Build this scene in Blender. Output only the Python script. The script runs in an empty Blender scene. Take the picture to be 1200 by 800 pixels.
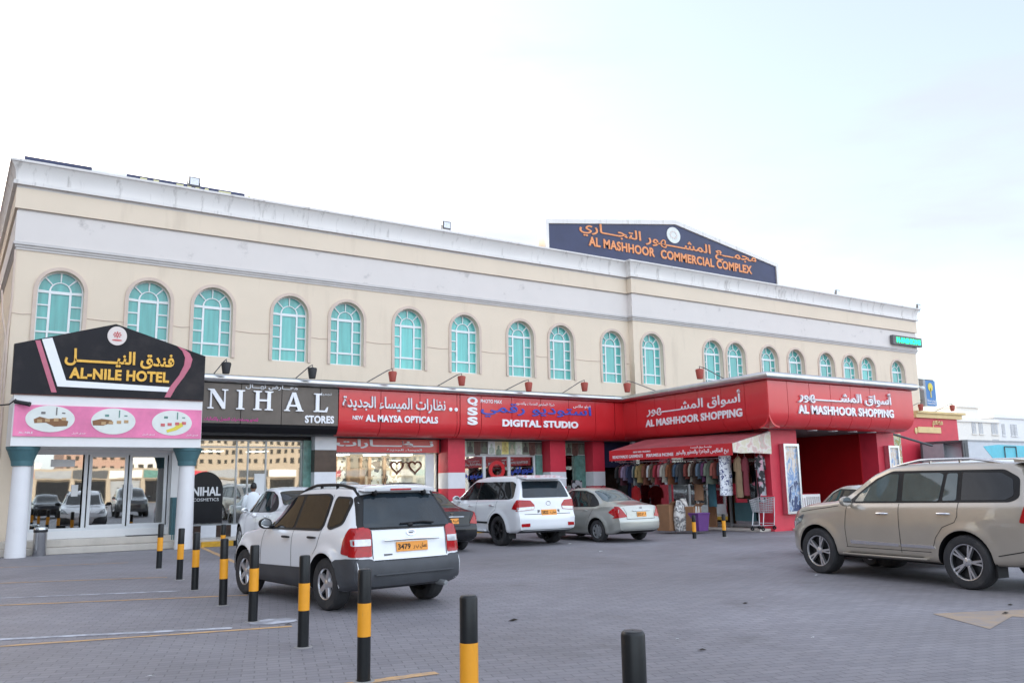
import bpy, bmesh, math, random
import numpy as np
from mathutils import Vector, Matrix
from mathutils.bvhtree import BVHTree
random.seed(7)
R = math.radians
SC = bpy.context.scene
COL = SC.collection
V = Vector

# ------------------------------------------------------------------ camera
EYE = V((0, 0, 1.62))
FPX, TILT, ROLL, HEAD = 1000.0, 0.16611, -0.01668, -0.58408      # focal length in pixels of a 1200 px wide frame
def ray(u, v):
    x, y = (u-600)/FPX, (400-v)/FPX
    c, s = math.cos(ROLL), math.sin(ROLL)
    x, y = c*x-s*y, s*x+c*y
    w = V((x, math.cos(TILT)-y*math.sin(TILT), y*math.cos(TILT)+math.sin(TILT)))
    c, s = math.cos(HEAD), math.sin(HEAD)
    return V((c*w.x-s*w.y, s*w.x+c*w.y, w.z))
def FY(u, v, Y): d = ray(u, v); return EYE+d*(Y/d.y)             # layout helpers: a sight line met with a real plane
def FX(u, v, X): d = ray(u, v); return EYE+d*(X/d.x)
def G(u, v, z=0.0): d = ray(u, v); return EYE+d*((z-EYE.z)/d.z)
cam = bpy.data.cameras.new('camera'); camo = bpy.data.objects.new('camera', cam); COL.objects.link(camo)
fw = ray(600, 400).normalized(); rt = (ray(1600, 400)-ray(600, 400)).normalized(); up = rt.cross(fw)
camo.matrix_world = Matrix.Translation(EYE) @ Matrix((rt, up, -fw)).transposed().to_4x4()
cam.sensor_width = 36; cam.lens = 36*FPX/1200; cam.clip_start = .05; cam.clip_end = 3000
SC.camera = camo

# ------------------------------------------------------------------ sky, sun, exposure
SUN_EL, SUN_AZ = R(17), R(-14)          # azimuth from +Y (behind the building) towards +X
world = bpy.data.worlds.new('World'); SC.world = world; world.use_nodes = True
nt = world.node_tree; nt.nodes.clear()
def NW(t, **k):
    n = nt.nodes.new(t)
    for a, b in k.items(): setattr(n, a, b)
    return n
sky = NW('ShaderNodeTexSky', sky_type='NISHITA', sun_disc=False, sun_elevation=SUN_EL, sun_rotation=SUN_AZ, air_density=1.0, dust_density=2.0, ozone_density=1.0, altitude=0)
bg = NW('ShaderNodeBackground'); bg.inputs['Strength'].default_value = 0.13
tc = NW('ShaderNodeTexCoord'); mp = NW('ShaderNodeMapping'); mp.inputs['Scale'].default_value = (1.2, 1.2, 4.5)
nz = NW('ShaderNodeTexNoise'); nz.inputs['Scale'].default_value = 2.2; nz.inputs['Detail'].default_value = 7; nz.inputs['Roughness'].default_value = .55
rp = NW('ShaderNodeValToRGB'); rp.color_ramp.elements[0].position = .44; rp.color_ramp.elements[1].position = .72
mul = NW('ShaderNodeMath', operation='MULTIPLY_ADD'); mul.inputs[1].default_value = .34; mul.inputs[2].default_value = .56
mx = NW('ShaderNodeMix', data_type='RGBA'); mx.inputs['B'].default_value = (3, 3, 3, 1)
veil = NW('ShaderNodeMix', data_type='RGBA'); veil.inputs['A'].default_value = (1.42, 1.42, 1.62, 1); veil.inputs['B'].default_value = (4.2, 4.5, 5.0, 1)   # thin cloud, brightness added behind the camera to light the facade
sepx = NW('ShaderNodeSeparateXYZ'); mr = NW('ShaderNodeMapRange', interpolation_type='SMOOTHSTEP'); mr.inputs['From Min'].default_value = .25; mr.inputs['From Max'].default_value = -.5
out = NW('ShaderNodeOutputWorld')
L = nt.links.new
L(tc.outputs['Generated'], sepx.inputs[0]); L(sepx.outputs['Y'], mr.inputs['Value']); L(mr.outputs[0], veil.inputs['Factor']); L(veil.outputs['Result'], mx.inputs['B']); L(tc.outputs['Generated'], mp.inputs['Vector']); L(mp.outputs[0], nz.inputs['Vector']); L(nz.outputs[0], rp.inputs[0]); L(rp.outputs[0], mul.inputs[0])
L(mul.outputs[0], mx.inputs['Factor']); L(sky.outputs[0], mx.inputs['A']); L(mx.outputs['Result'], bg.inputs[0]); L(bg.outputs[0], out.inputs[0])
sun = bpy.data.lights.new('sun', 'SUN'); suno = bpy.data.objects.new('sun', sun); COL.objects.link(suno)
sun.energy = 2.3; sun.angle = R(.5); sun.color = (1, .94, .86)
sd = V((math.sin(SUN_AZ)*math.cos(SUN_EL), math.cos(SUN_AZ)*math.cos(SUN_EL), math.sin(SUN_EL)))
suno.rotation_euler = sd.to_track_quat('Z', 'Y').to_euler()
vs = SC.view_settings; vs.view_transform = 'Standard'; vs.look = 'None'; vs.gamma = 1; vs.exposure = 2.13; vs.use_curve_mapping = False
SC.cycles.max_bounces = 8; SC.cycles.transparent_max_bounces = 12; SC.cycles.use_denoising = True

# ------------------------------------------------------------------ materials
def mat(name, col, rough=.6, metal=0.0, var=.12, scale=3.0, bump=0.0, bscale=60.0, spec=.5, coat=0.0, emit=0.0, dirt=None, stretch=None, col2=None):
    m = bpy.data.materials.new(name); m.use_nodes = True
    t = m.node_tree; b = t.nodes['Principled BSDF']; l = t.links.new
    b.inputs['Roughness'].default_value = rough; b.inputs['Metallic'].default_value = metal
    b.inputs['Specular IOR Level'].default_value = spec; b.inputs['Coat Weight'].default_value = coat
    b.inputs['Coat Roughness'].default_value = .04
    co = t.nodes.new('ShaderNodeTexCoord'); mpn = t.nodes.new('ShaderNodeMapping'); l(co.outputs['Object'], mpn.inputs[0])
    if stretch: mpn.inputs['Scale'].default_value = stretch
    n = t.nodes.new('ShaderNodeTexNoise'); n.inputs['Scale'].default_value = scale; n.inputs['Detail'].default_value = 6; n.inputs['Roughness'].default_value = .6
    l(mpn.outputs[0], n.inputs['Vector'])
    r = t.nodes.new('ShaderNodeValToRGB'); r.color_ramp.elements[0].position = .3; r.color_ramp.elements[1].position = .7
    c = V(col); c2 = V(col2) if col2 else c*(1+var)
    c1 = c*(1-var) if dirt is None else c
    r.color_ramp.elements[0].color = (*c1, 1); r.color_ramp.elements[1].color = (*[min(x, .95) for x in c2], 1)
    l(n.outputs[0], r.inputs[0]); last = r.outputs[0]
    if dirt:
        dcol, lo, hi, amt, dsc, dst = dirt
        mp2 = t.nodes.new('ShaderNodeMapping'); mp2.inputs['Scale'].default_value = dst; l(co.outputs['Object'], mp2.inputs[0])
        n2 = t.nodes.new('ShaderNodeTexNoise'); n2.inputs['Scale'].default_value = dsc; n2.inputs['Detail'].default_value = 8; n2.inputs['Roughness'].default_value = .65
        l(mp2.outputs[0], n2.inputs['Vector'])
        r2 = t.nodes.new('ShaderNodeValToRGB'); r2.color_ramp.elements[0].position = lo; r2.color_ramp.elements[1].position = hi
        r2.color_ramp.elements[0].color = (0, 0, 0, 1); r2.color_ramp.elements[1].color = (amt, amt, amt, 1); l(n2.outputs[0], r2.inputs[0])
        mi = t.nodes.new('ShaderNodeMix'); mi.data_type = 'RGBA'; mi.inputs['B'].default_value = (*dcol, 1)
        l(r2.outputs[0], mi.inputs['Factor']); l(last, mi.inputs['A']); last = mi.outputs['Result']
    l(last, b.inputs['Base Color'])
    if emit: l(last, b.inputs['Emission Color']); b.inputs['Emission Strength'].default_value = emit
    if bump:
        n3 = t.nodes.new('ShaderNodeTexNoise'); n3.inputs['Scale'].default_value = bscale; n3.inputs['Detail'].default_value = 4; l(co.outputs['Object'], n3.inputs['Vector'])
        bp = t.nodes.new('ShaderNodeBump'); bp.inputs['Strength'].default_value = bump; bp.inputs['Distance'].default_value = .01
        l(n3.outputs[0], bp.inputs['Height']); l(bp.outputs[0], b.inputs['Normal'])
    return m
def shop_glass(name, refl, tint):
    m = bpy.data.materials.new(name); m.use_nodes = True; t = m.node_tree; t.nodes.clear(); l = t.links.new
    o = t.nodes.new('ShaderNodeOutputMaterial'); mxs = t.nodes.new('ShaderNodeMixShader'); tr = t.nodes.new('ShaderNodeBsdfTransparent'); gl = t.nodes.new('ShaderNodeBsdfGlossy')
    tr.inputs[0].default_value = (*tint, 1); gl.inputs['Roughness'].default_value = .015; gl.inputs[0].default_value = (.95, .97, .96, 1)
    fr = t.nodes.new('ShaderNodeFresnel'); fr.inputs[0].default_value = 1.5
    ad = t.nodes.new('ShaderNodeMath'); ad.operation = 'ADD'; ad.use_clamp = True; ad.inputs[1].default_value = refl
    co = t.nodes.new('ShaderNodeTexCoord'); n = t.nodes.new('ShaderNodeTexNoise'); n.inputs['Scale'].default_value = .9; l(co.outputs['Object'], n.inputs['Vector'])
    bp = t.nodes.new('ShaderNodeBump'); bp.inputs['Strength'].default_value = .06; bp.inputs['Distance'].default_value = .02; l(n.outputs[0], bp.inputs['Height']); l(bp.outputs[0], gl.inputs['Normal'])
    l(fr.outputs[0], ad.inputs[0]); l(ad.outputs[0], mxs.inputs[0]); l(tr.outputs[0], mxs.inputs[1]); l(gl.outputs[0], mxs.inputs[2]); l(mxs.outputs[0], o.inputs[0])
    return m
def multi(name, cols, scale, rough=.5, kind='voronoi', stretch=(1, 1, 1), emit=0.0, sat=1):
    """a printed picture: patches of several colours"""
    m = bpy.data.materials.new(name); m.use_nodes = True; t = m.node_tree; b = t.nodes['Principled BSDF']; l = t.links.new
    co = t.nodes.new('ShaderNodeTexCoord'); mpn = t.nodes.new('ShaderNodeMapping'); mpn.inputs['Scale'].default_value = stretch; l(co.outputs['Object'], mpn.inputs[0])
    n0 = t.nodes.new('ShaderNodeTexNoise'); n0.inputs['Scale'].default_value = scale*.6; n0.inputs['Detail'].default_value = 5; l(mpn.outputs[0], n0.inputs['Vector'])
    if kind == 'voronoi':
        ad = t.nodes.new('ShaderNodeMix'); ad.data_type = 'RGBA'; ad.inputs['Factor'].default_value = .25; l(mpn.outputs[0], ad.inputs['A']); l(n0.outputs['Color'], ad.inputs['B'])
        vo = t.nodes.new('ShaderNodeTexVoronoi'); vo.inputs['Scale'].default_value = scale; l(ad.outputs['Result'], vo.inputs['Vector'])
        sp = t.nodes.new('ShaderNodeSeparateColor'); l(vo.outputs['Color'], sp.inputs[0]); f = sp.outputs[0]
    elif kind == 'vert':
        sz = t.nodes.new('ShaderNodeSeparateXYZ'); l(co.outputs['Object'], sz.inputs[0]); ma = t.nodes.new('ShaderNodeMath'); ma.operation = 'MULTIPLY_ADD'; ma.inputs[1].default_value = -.16; l(sz.outputs['Z'], ma.inputs[0]); l(n0.outputs[0], ma.inputs[2])
        m3 = t.nodes.new('ShaderNodeMath'); m3.operation = 'ADD'; m3.inputs[1].default_value = .17; l(ma.outputs[0], m3.inputs[0]); f = m3.outputs[0]
    else: f = n0.outputs[0]
    r = t.nodes.new('ShaderNodeValToRGB'); e = r.color_ramp.elements
    lo, hi = (0, 1) if kind == 'voronoi' else (.32, .68)
    while len(e) < len(cols): e.new(.5)
    for i, c in enumerate(cols): e[i].position = lo+(hi-lo)*i/len(cols); e[i].color = (*c, 1)
    if kind == 'voronoi': r.color_ramp.interpolation = 'CONSTANT'
    l(f, r.inputs[0]); l(r.outputs[0], b.inputs['Base Color']); b.inputs['Roughness'].default_value = rough
    if emit: l(r.outputs[0], b.inputs['Emission Color']); b.inputs['Emission Strength'].default_value = emit
    return m
GREY_DIRT = ((.20, .18, .16), .56, .78, .55, 1.3, (.9, .9, .16))
M = {}
M['wall'] = mat('cream_render', (.69, .58, .455), .85, var=.05, scale=.8, bump=.12, bscale=90, dirt=((.36, .28, .21), .57, .82, .34, 1.3, (1.2, 1.2, .16)))
M['white'] = mat('white_render', (.655, .605, .57), .8, var=.04, scale=1.2, bump=.1, bscale=70, dirt=((.24, .22, .21), .60, .76, .6, 1.9, (.8, .8, .9)))
M['crown'] = mat('crown_render', (.70, .67, .64), .8, var=.05, scale=1.2, bump=.1, bscale=70, dirt=((.20, .17, .15), .56, .74, .62, 2.4, (1.8, 1.8, .10)))
M['greyband'] = mat('grey_moulding', (.56, .53, .51), .8, var=.06)
M['surround'] = mat('window_surround', (.60, .48, .40), .8, var=.08)
M['framew'] = mat('window_frame_white', (.74, .76, .76), .45, var=.03)
M['teal'] = mat('teal_glass', (.105, .42, .385), .14, var=.20, scale=1.6, spec=.7, stretch=(5, 1, .35))
_t = M['teal'].node_tree; _oi = _t.nodes.new('ShaderNodeObjectInfo'); _m = [n for n in _t.nodes if n.type == 'MAPPING'][0]      # each pane its own curtains and tone
_v = _t.nodes.new('ShaderNodeVectorMath'); _v.operation = 'SCALE'; _v.inputs[0].default_value = (37, 11, 5); _t.links.new(_oi.outputs['Random'], _v.inputs['Scale']); _t.links.new(_v.outputs[0], _m.inputs['Location'])
_h = _t.nodes.new('ShaderNodeHueSaturation'); _r = _t.nodes.new('ShaderNodeMapRange'); _r.inputs['To Min'].default_value = .72; _r.inputs['To Max'].default_value = 1.18; _t.links.new(_oi.outputs['Random'], _r.inputs['Value']); _t.links.new(_r.outputs[0], _h.inputs['Value'])
_b = _t.nodes['Principled BSDF'].inputs['Base Color']; _t.links.new(_b.links[0].from_socket, _h.inputs['Color']); _t.links.new(_h.outputs[0], _b)
M['red'] = mat('red_cladding', (.56, .020, .026), .30, var=.10, scale=1.1, spec=.6, coat=.3, bump=.03, bscale=4, dirt=((.60, .10, .11), .55, .85, .30, 1.0, (1, 1, .4)))
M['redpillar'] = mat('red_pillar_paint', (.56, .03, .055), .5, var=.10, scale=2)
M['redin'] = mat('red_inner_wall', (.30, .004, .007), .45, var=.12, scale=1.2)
M['silver'] = mat('brushed_pipe', (.55, .55, .55), .28, 1.0, var=.12, scale=1.5, bump=.05, bscale=9)
M['bronze'] = mat('bronze_cladding', (.105, .088, .076), .35, .35, var=.22, scale=.9, stretch=(1.2, 1, 1.2))
M['black'] = mat('black_panel', (.008, .008, .010), .35, var=.2, spec=.25)
M['blackmatt'] = mat('black_matt', (.015, .015, .017), .6, var=.2)
M['letw'] = mat('white_letter', (.80, .80, .82), .4, var=.03)
M['lets'] = mat('silver_letter', (.62, .63, .66), .35, .2, var=.06)
M['letgold'] = mat('gold_letter', (.72, .40, .05), .35, .1, var=.12, scale=8)
M['letor'] = mat('orange_letter', (.72, .27, .10), .5, var=.06)
M['letor2'] = mat('pale_yellow_letter', (.60, .56, .30), .5, var=.06)
M['letblue'] = mat('blue_letter', (.03, .07, .42), .45, var=.1)
M['letpink'] = mat('magenta_letter', (.55, .02, .25), .45, var=.1)
M['navy'] = mat('navy_board', (.028, .034, .085), .5, var=.15, scale=1)
M['signblk'] = mat('black_sign_face', (.010, .009, .012), .45, var=.3, scale=1.2, spec=.22, dirt=((.08, .065, .06), .5, .9, .6, .8, (1, 1, 1)))
M['pink'] = mat('dusty_pink', (.50, .13, .19), .5, var=.1)
M['banner'] = mat('pink_banner', (.74, .19, .36), .5, var=.22, scale=1.1)
M['rust'] = mat('rust_trim', (.12, .035, .02), .8, var=.4, scale=9)
M['ovalw'] = mat('pale_print', (.68, .70, .66), .5, var=.06)
M['fascia'] = mat('white_fascia', (.74, .73, .72), .6, var=.04, scale=2)
M['col'] = mat('white_column', (.70, .69, .70), .6, var=.05, scale=2, dirt=((.30, .28, .26), .60, .85, .4, 2.5, (1, 1, .35)))
M['capital'] = mat('teal_capital', (.060, .145, .165), .55, var=.15)
M['alu'] = mat('white_aluminium', (.66, .67, .68), .35, var=.04)
M['alud'] = mat('dull_aluminium', (.36, .37, .38), .35, .6, var=.08)
M['marble'] = mat('beige_marble', (.46, .42, .37), .35, var=.14, scale=2.4, dirt=((.25, .22, .2), .5, .75, .35, 2, (1, 1, 1)))
M['concrete'] = mat('pavement_concrete', (.27, .255, .245), .85, var=.12, scale=2, bump=.2, bscale=80)
M['greenmar'] = mat('green_marble', (.10, .22, .19), .3, var=.35, scale=5)
M['tilew'] = mat('white_tile', (.66, .67, .70), .25, var=.05)
M['tileb'] = mat('brown_tile', (.045, .028, .022), .2, var=.5, scale=2)
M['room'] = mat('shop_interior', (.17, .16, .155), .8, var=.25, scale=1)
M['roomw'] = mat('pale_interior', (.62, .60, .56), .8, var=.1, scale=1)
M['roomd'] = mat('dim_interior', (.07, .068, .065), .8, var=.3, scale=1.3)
M['lamp'] = mat('lit_ceiling_panel', (1, .96, .88), .5, var=.0, emit=6)
M['glass'] = shop_glass('shop_glass', .34, (.55, .58, .57))
M['glassc'] = shop_glass('clear_shop_glass', .12, (.82, .86, .85))
M['mirrorg'] = shop_glass('coated_shop_glass', .36, (.42, .44, .44))
M['lampred'] = mat('red_lamp_hood', (.34, .055, .035), .55, var=.15, scale=8)
M['steel'] = mat('stainless_steel', (.56, .57, .58), .25, 1.0, var=.08)
M['wire'] = mat('zinc_wire', (.50, .51, .53), .35, .8, var=.06)
M['yellow'] = mat('bollard_yellow', (.72, .30, .012), .5, var=.10, scale=9, dirt=((.25, .14, .05), .58, .75, .6, 9, (1, 1, .5)))
M['bolblack'] = mat('bollard_black', (.008, .009, .010), .36, var=.35, spec=.35, scale=9, dirt=((.12, .12, .11), .62, .80, .5, 11, (1, 1, .4)))
M['paintw'] = mat('worn_white_paint', (.45, .46, .50), .8, var=.15, scale=5, dirt=((.20, .195, .21), .42, .62, .85, 4, (1, 1, 1)))
M['painty'] = mat('worn_yellow_paint', (.50, .30, .13), .8, var=.2, scale=5, dirt=((.22, .195, .19), .42, .66, .8, 4, (1, 1, 1)))
M['arrow'] = mat('faded_arrow_paint', (.33, .245, .17), .8, var=.15, scale=6, dirt=((.215, .205, .215), .40, .62, .75, 3, (1, 1, 1)))
M['curby'] = mat('kerb_yellow', (.62, .34, .03), .7, var=.2, scale=5)
M['rubber'] = mat('tyre_rubber', (.022, .022, .024), .75, var=.25, scale=6, dirt=((.10, .09, .08), .5, .8, .5, 5, (1, 1, 1)))
M['rim'] = mat('alloy_rim', (.58, .58, .60), .28, .85, var=.06)
M['rimd'] = mat('dark_rim', (.02, .02, .022), .35, .3, var=.2)
M['cglass'] = mat('tinted_car_glass', (.008, .010, .011), .03, var=.2, spec=.5)
M['cglasslt'] = mat('light_tinted_car_glass', (.045, .075, .080), .03, var=.15, spec=.9)
M['cglassmid'] = mat('rear_car_glass', (.012, .020, .027), .04, var=.3, spec=.45)
M['trim'] = mat('black_car_trim', (.010, .010, .011), .5, var=.2, spec=.3)
M['clad'] = mat('grey_car_cladding', (.050, .053, .060), .55, var=.15, bump=.08, bscale=220)
M['chrome'] = mat('chrome', (.72, .72, .73), .08, 1.0, var=.03)
M['tail'] = mat('red_tail_lens', (.36, .003, .006), .15, var=.2, scale=14, spec=.4, coat=.3)
M['lens'] = mat('clear_lens', (.55, .55, .57), .1, .3, var=.15, scale=16, coat=.6)
M['head'] = mat('headlight_lens', (.16, .17, .18), .06, .4, var=.5, scale=14, coat=1)
M['plate'] = mat('amber_plate', (.78, .30, .04), .45, var=.05)
M['pwhite'] = mat('white_car_paint', (.72, .73, .75), .25, var=.02, coat=.8, scale=2, dirt=((.45, .43, .40), .55, .9, .22, 1.5, (1, 1, 1)))
M['pbeige'] = mat('champagne_car_paint', (.42, .375, .315), .30, .45, var=.03, coat=.9)
M['psilver'] = mat('silver_green_car_paint', (.40, .405, .37), .30, .5, var=.03, coat=.9)
M['pblack'] = mat('black_car_paint', (.007, .007, .009), .2, var=.1, spec=.3, coat=.35)
M['pgrey'] = mat('grey_car_paint', (.10, .105, .11), .25, .3, var=.1, coat=.8)
M['seam'] = mat('panel_gap', (.012, .012, .012), .8, var=.0)
M['greyplastic'] = mat('grey_plastic', (.11, .11, .115), .6, var=.1)
M['awn'] = mat('faded_awning_cloth', (.60, .15, .17), .75, var=.16, scale=1.2)
M['awnred'] = mat('awning_valance', (.55, .020, .026), .6, var=.08)
M['skin'] = mat('skin', (.22, .115, .07), .55, var=.08)
M['hair'] = mat('hair', (.010, .008, .008), .6, var=.3)
M['robe'] = mat('white_cotton', (.66, .70, .73), .85, var=.05, bump=.1, bscale=30)
M['paper'] = mat('paper', (.72, .72, .72), .8, var=.06)
M['leaf'] = mat('dead_leaf', (.05, .040, .03), .8, var=.3)
M['card'] = mat('cardboard', (.23, .115, .055), .8, var=.12)
M['sack'] = multi('printed_sack', [(.6, .58, .55), (.10, .10, .11), (.62, .6, .56), (.06, .06, .07), (.45, .42, .38), (.6, .58, .55)], 7, .5, 'noise')
M['purple'] = mat('purple_plastic', (.11, .03, .17), .45, var=.1)
M['poster'] = multi('shop_poster', [(.62, .60, .58), (.55, .40, .28), (.62, .58, .54), (.30, .40, .55), (.10, .20, .42), (.45, .52, .60), (.04, .06, .14)], 6, .15, 'vert', (1.5, 1, .8))
M['strip'] = multi('portrait_strip', [(.55, .60, .52), (.06, .05, .05), (.62, .52, .16), (.16, .12, .10), (.60, .62, .58), (.20, .28, .20), (.5, .5, .45)], 5.5, .4, 'voronoi', (1.1, 1, .45))
M['fruit'] = multi('produce_print', [(.40, .28, .10), (.20, .30, .08), (.56, .52, .42), (.50, .42, .14), (.35, .09, .05), (.58, .55, .48)], 5, .5, 'noise')
M['palepic'] = multi('pale_printed_cloth', [(.58, .45, .36), (.66, .60, .52), (.62, .56, .40), (.70, .66, .60), (.60, .38, .34), (.52, .52, .44)], 4, .7, 'noise')
M['goods'] = multi('shelf_goods', [(.04, .04, .045), (.10, .09, .08), (.30, .27, .22), (.05, .06, .07), (.22, .07, .05), (.06, .05, .05), (.16, .20, .22), (.03, .03, .03)], 5, .5, 'voronoi', (1, 1, 1.6))
M['frames'] = multi('spectacle_shelves', [(.72, .70, .66), (.05, .05, .06), (.66, .63, .58), (.40, .30, .2), (.75, .73, .70)], 9, .5, 'voronoi', (1, 1, .9))
M['tan'] = mat('tan_opposite_wall', (.40, .33, .25), .85, var=.06, scale=.5)
M['salmon'] = mat('salmon_opposite_wall', (.40, .26, .20), .85, var=.06)
M['dkwin'] = mat('dark_window', (.02, .022, .025), .15, var=.3)
M['villa'] = mat('white_villa_render', (.74, .73, .72), .85, var=.05)
M['villac'] = mat('cream_villa_render', (.76, .72, .66), .85, var=.05)
M['villaw'] = mat('villa_window', (.42, .42, .43), .4, var=.2)
M['teallt'] = mat('cyan_print', (.10, .48, .58), .5, var=.12, scale=2)
M['boxgrey'] = mat('truck_grey', (.30, .31, .32), .5, var=.1)
M['boxdark'] = mat('truck_dark', (.065, .068, .072), .5, var=.15)
M['boxlt'] = mat('truck_pale_panel', (.52, .54, .57), .5, var=.06)
M['bluesign'] = mat('blue_sign_face', (.035, .17, .42), .45, var=.05)
M['yel2'] = mat('yellow_print', (.68, .56, .06), .5, var=.05)
M['goldband'] = mat('gold_band', (.66, .48, .22), .5, var=.08)
M['led'] = mat('green_led', (.0, .75, .22), .5, var=.25, scale=30, emit=.9)
M['emb'] = mat('emblem_disc', (.70, .62, .58), .5, var=.05)
M['embr'] = mat('emblem_red', (.55, .12, .12), .5, var=.1)
M['tanold'] = mat('old_tan_house', (.46, .30, .16), .85, var=.15, scale=2)
M['floral'] = multi('floral_cloth', [(.012, .012, .014), (.02, .018, .02), (.45, .25, .30), (.012, .012, .014), (.3, .3, .32)], 9, .8)
M['bluewhite'] = multi('blue_white_cloth', [(.70, .71, .74), (.66, .68, .72), (.05, .06, .16), (.70, .71, .74)], 22, .8, 'voronoi', (1, 1, 1))

# paving
def paving():
    m = bpy.data.materials.new('block_paving'); m.use_nodes = True; t = m.node_tree; b = t.nodes['Principled BSDF']; l = t.links.new
    co = t.nodes.new('ShaderNodeTexCoord'); mpn = t.nodes.new('ShaderNodeMapping'); mpn.inputs['Rotation'].default_value = (0, 0, R(18)); l(co.outputs['Object'], mpn.inputs[0])
    wn = t.nodes.new('ShaderNodeTexNoise'); wn.inputs['Scale'].default_value = 1.1; wn.inputs['Detail'].default_value = 3; l(co.outputs['Object'], wn.inputs['Vector'])
    vm = t.nodes.new('ShaderNodeVectorMath'); vm.operation = 'MULTIPLY_ADD'; vm.inputs[1].default_value = (.05, .05, 0); l(wn.outputs['Color'], vm.inputs[0]); l(mpn.outputs[0], vm.inputs[2])
    br = t.nodes.new('ShaderNodeTexBrick'); l(vm.outputs[0], br.inputs['Vector'])
    br.inputs['Scale'].default_value = 1; br.inputs['Brick Width'].default_value = .22; br.inputs['Row Height'].default_value = .11
    br.inputs['Mortar Size'].default_value = .007; br.inputs['Mortar Smooth'].default_value = .4; br.inputs['Bias'].default_value = 0
    br.inputs['Color1'].default_value = (.196, .188, .202, 1); br.inputs['Color2'].default_value = (.238, .228, .240, 1); br.inputs['Mortar'].default_value = (.135, .13, .138, 1)
    n = t.nodes.new('ShaderNodeTexNoise'); n.inputs['Scale'].default_value = .22; n.inputs['Detail'].default_value = 8; n.inputs['Roughness'].default_value = .62; l(co.outputs['Object'], n.inputs['Vector'])
    r = t.nodes.new('ShaderNodeValToRGB'); r.color_ramp.elements[0].position = .33; r.color_ramp.elements[1].position = .66
    r.color_ramp.elements[0].color = (.74, .72, .71, 1); r.color_ramp.elements[1].color = (1.10, 1.10, 1.12, 1); l(n.outputs[0], r.inputs[0])
    mi = t.nodes.new('ShaderNodeMix'); mi.data_type = 'RGBA'; mi.blend_type = 'MULTIPLY'; mi.inputs['Factor'].default_value = 1; l(br.outputs[0], mi.inputs['A']); l(r.outputs[0], mi.inputs['B'])
    n2 = t.nodes.new('ShaderNodeTexNoise'); n2.inputs['Scale'].default_value = .8; n2.inputs['Detail'].default_value = 10; n2.inputs['Roughness'].default_value = .7; l(co.outputs['Object'], n2.inputs['Vector'])
    r2 = t.nodes.new('ShaderNodeValToRGB'); r2.color_ramp.elements[0].position = .57; r2.color_ramp.elements[1].position = .72; r2.color_ramp.elements[0].color = (0, 0, 0, 1); r2.color_ramp.elements[1].color = (.55, .55, .55, 1); l(n2.outputs[0], r2.inputs[0])
    m2 = t.nodes.new('ShaderNodeMix'); m2.data_type = 'RGBA'; m2.inputs['B'].default_value = (.09, .082, .08, 1); l(r2.outputs[0], m2.inputs['Factor']); l(mi.outputs['Result'], m2.inputs['A'])
    l(m2.outputs['Result'], b.inputs['Base Color'])
    b.inputs['Roughness'].default_value = .62
    bp = t.nodes.new('ShaderNodeBump'); bp.inputs['Strength'].default_value = .4; bp.inputs['Distance'].default_value = .010
    sb = t.nodes.new('ShaderNodeMath'); sb.operation = 'MULTIPLY_ADD'; sb.inputs[1].default_value = -1
    nn = t.nodes.new('ShaderNodeTexNoise'); nn.inputs['Scale'].default_value = 45; nn.inputs['Detail'].default_value = 3; l(co.outputs['Object'], nn.inputs['Vector'])
    l(br.outputs['Fac'], sb.inputs[0]); l(nn.outputs[0], sb.inputs[2]); l(sb.outputs[0], bp.inputs['Height']); l(bp.outputs[0], b.inputs['Normal'])
    return m
M['paving'] = paving()

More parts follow.
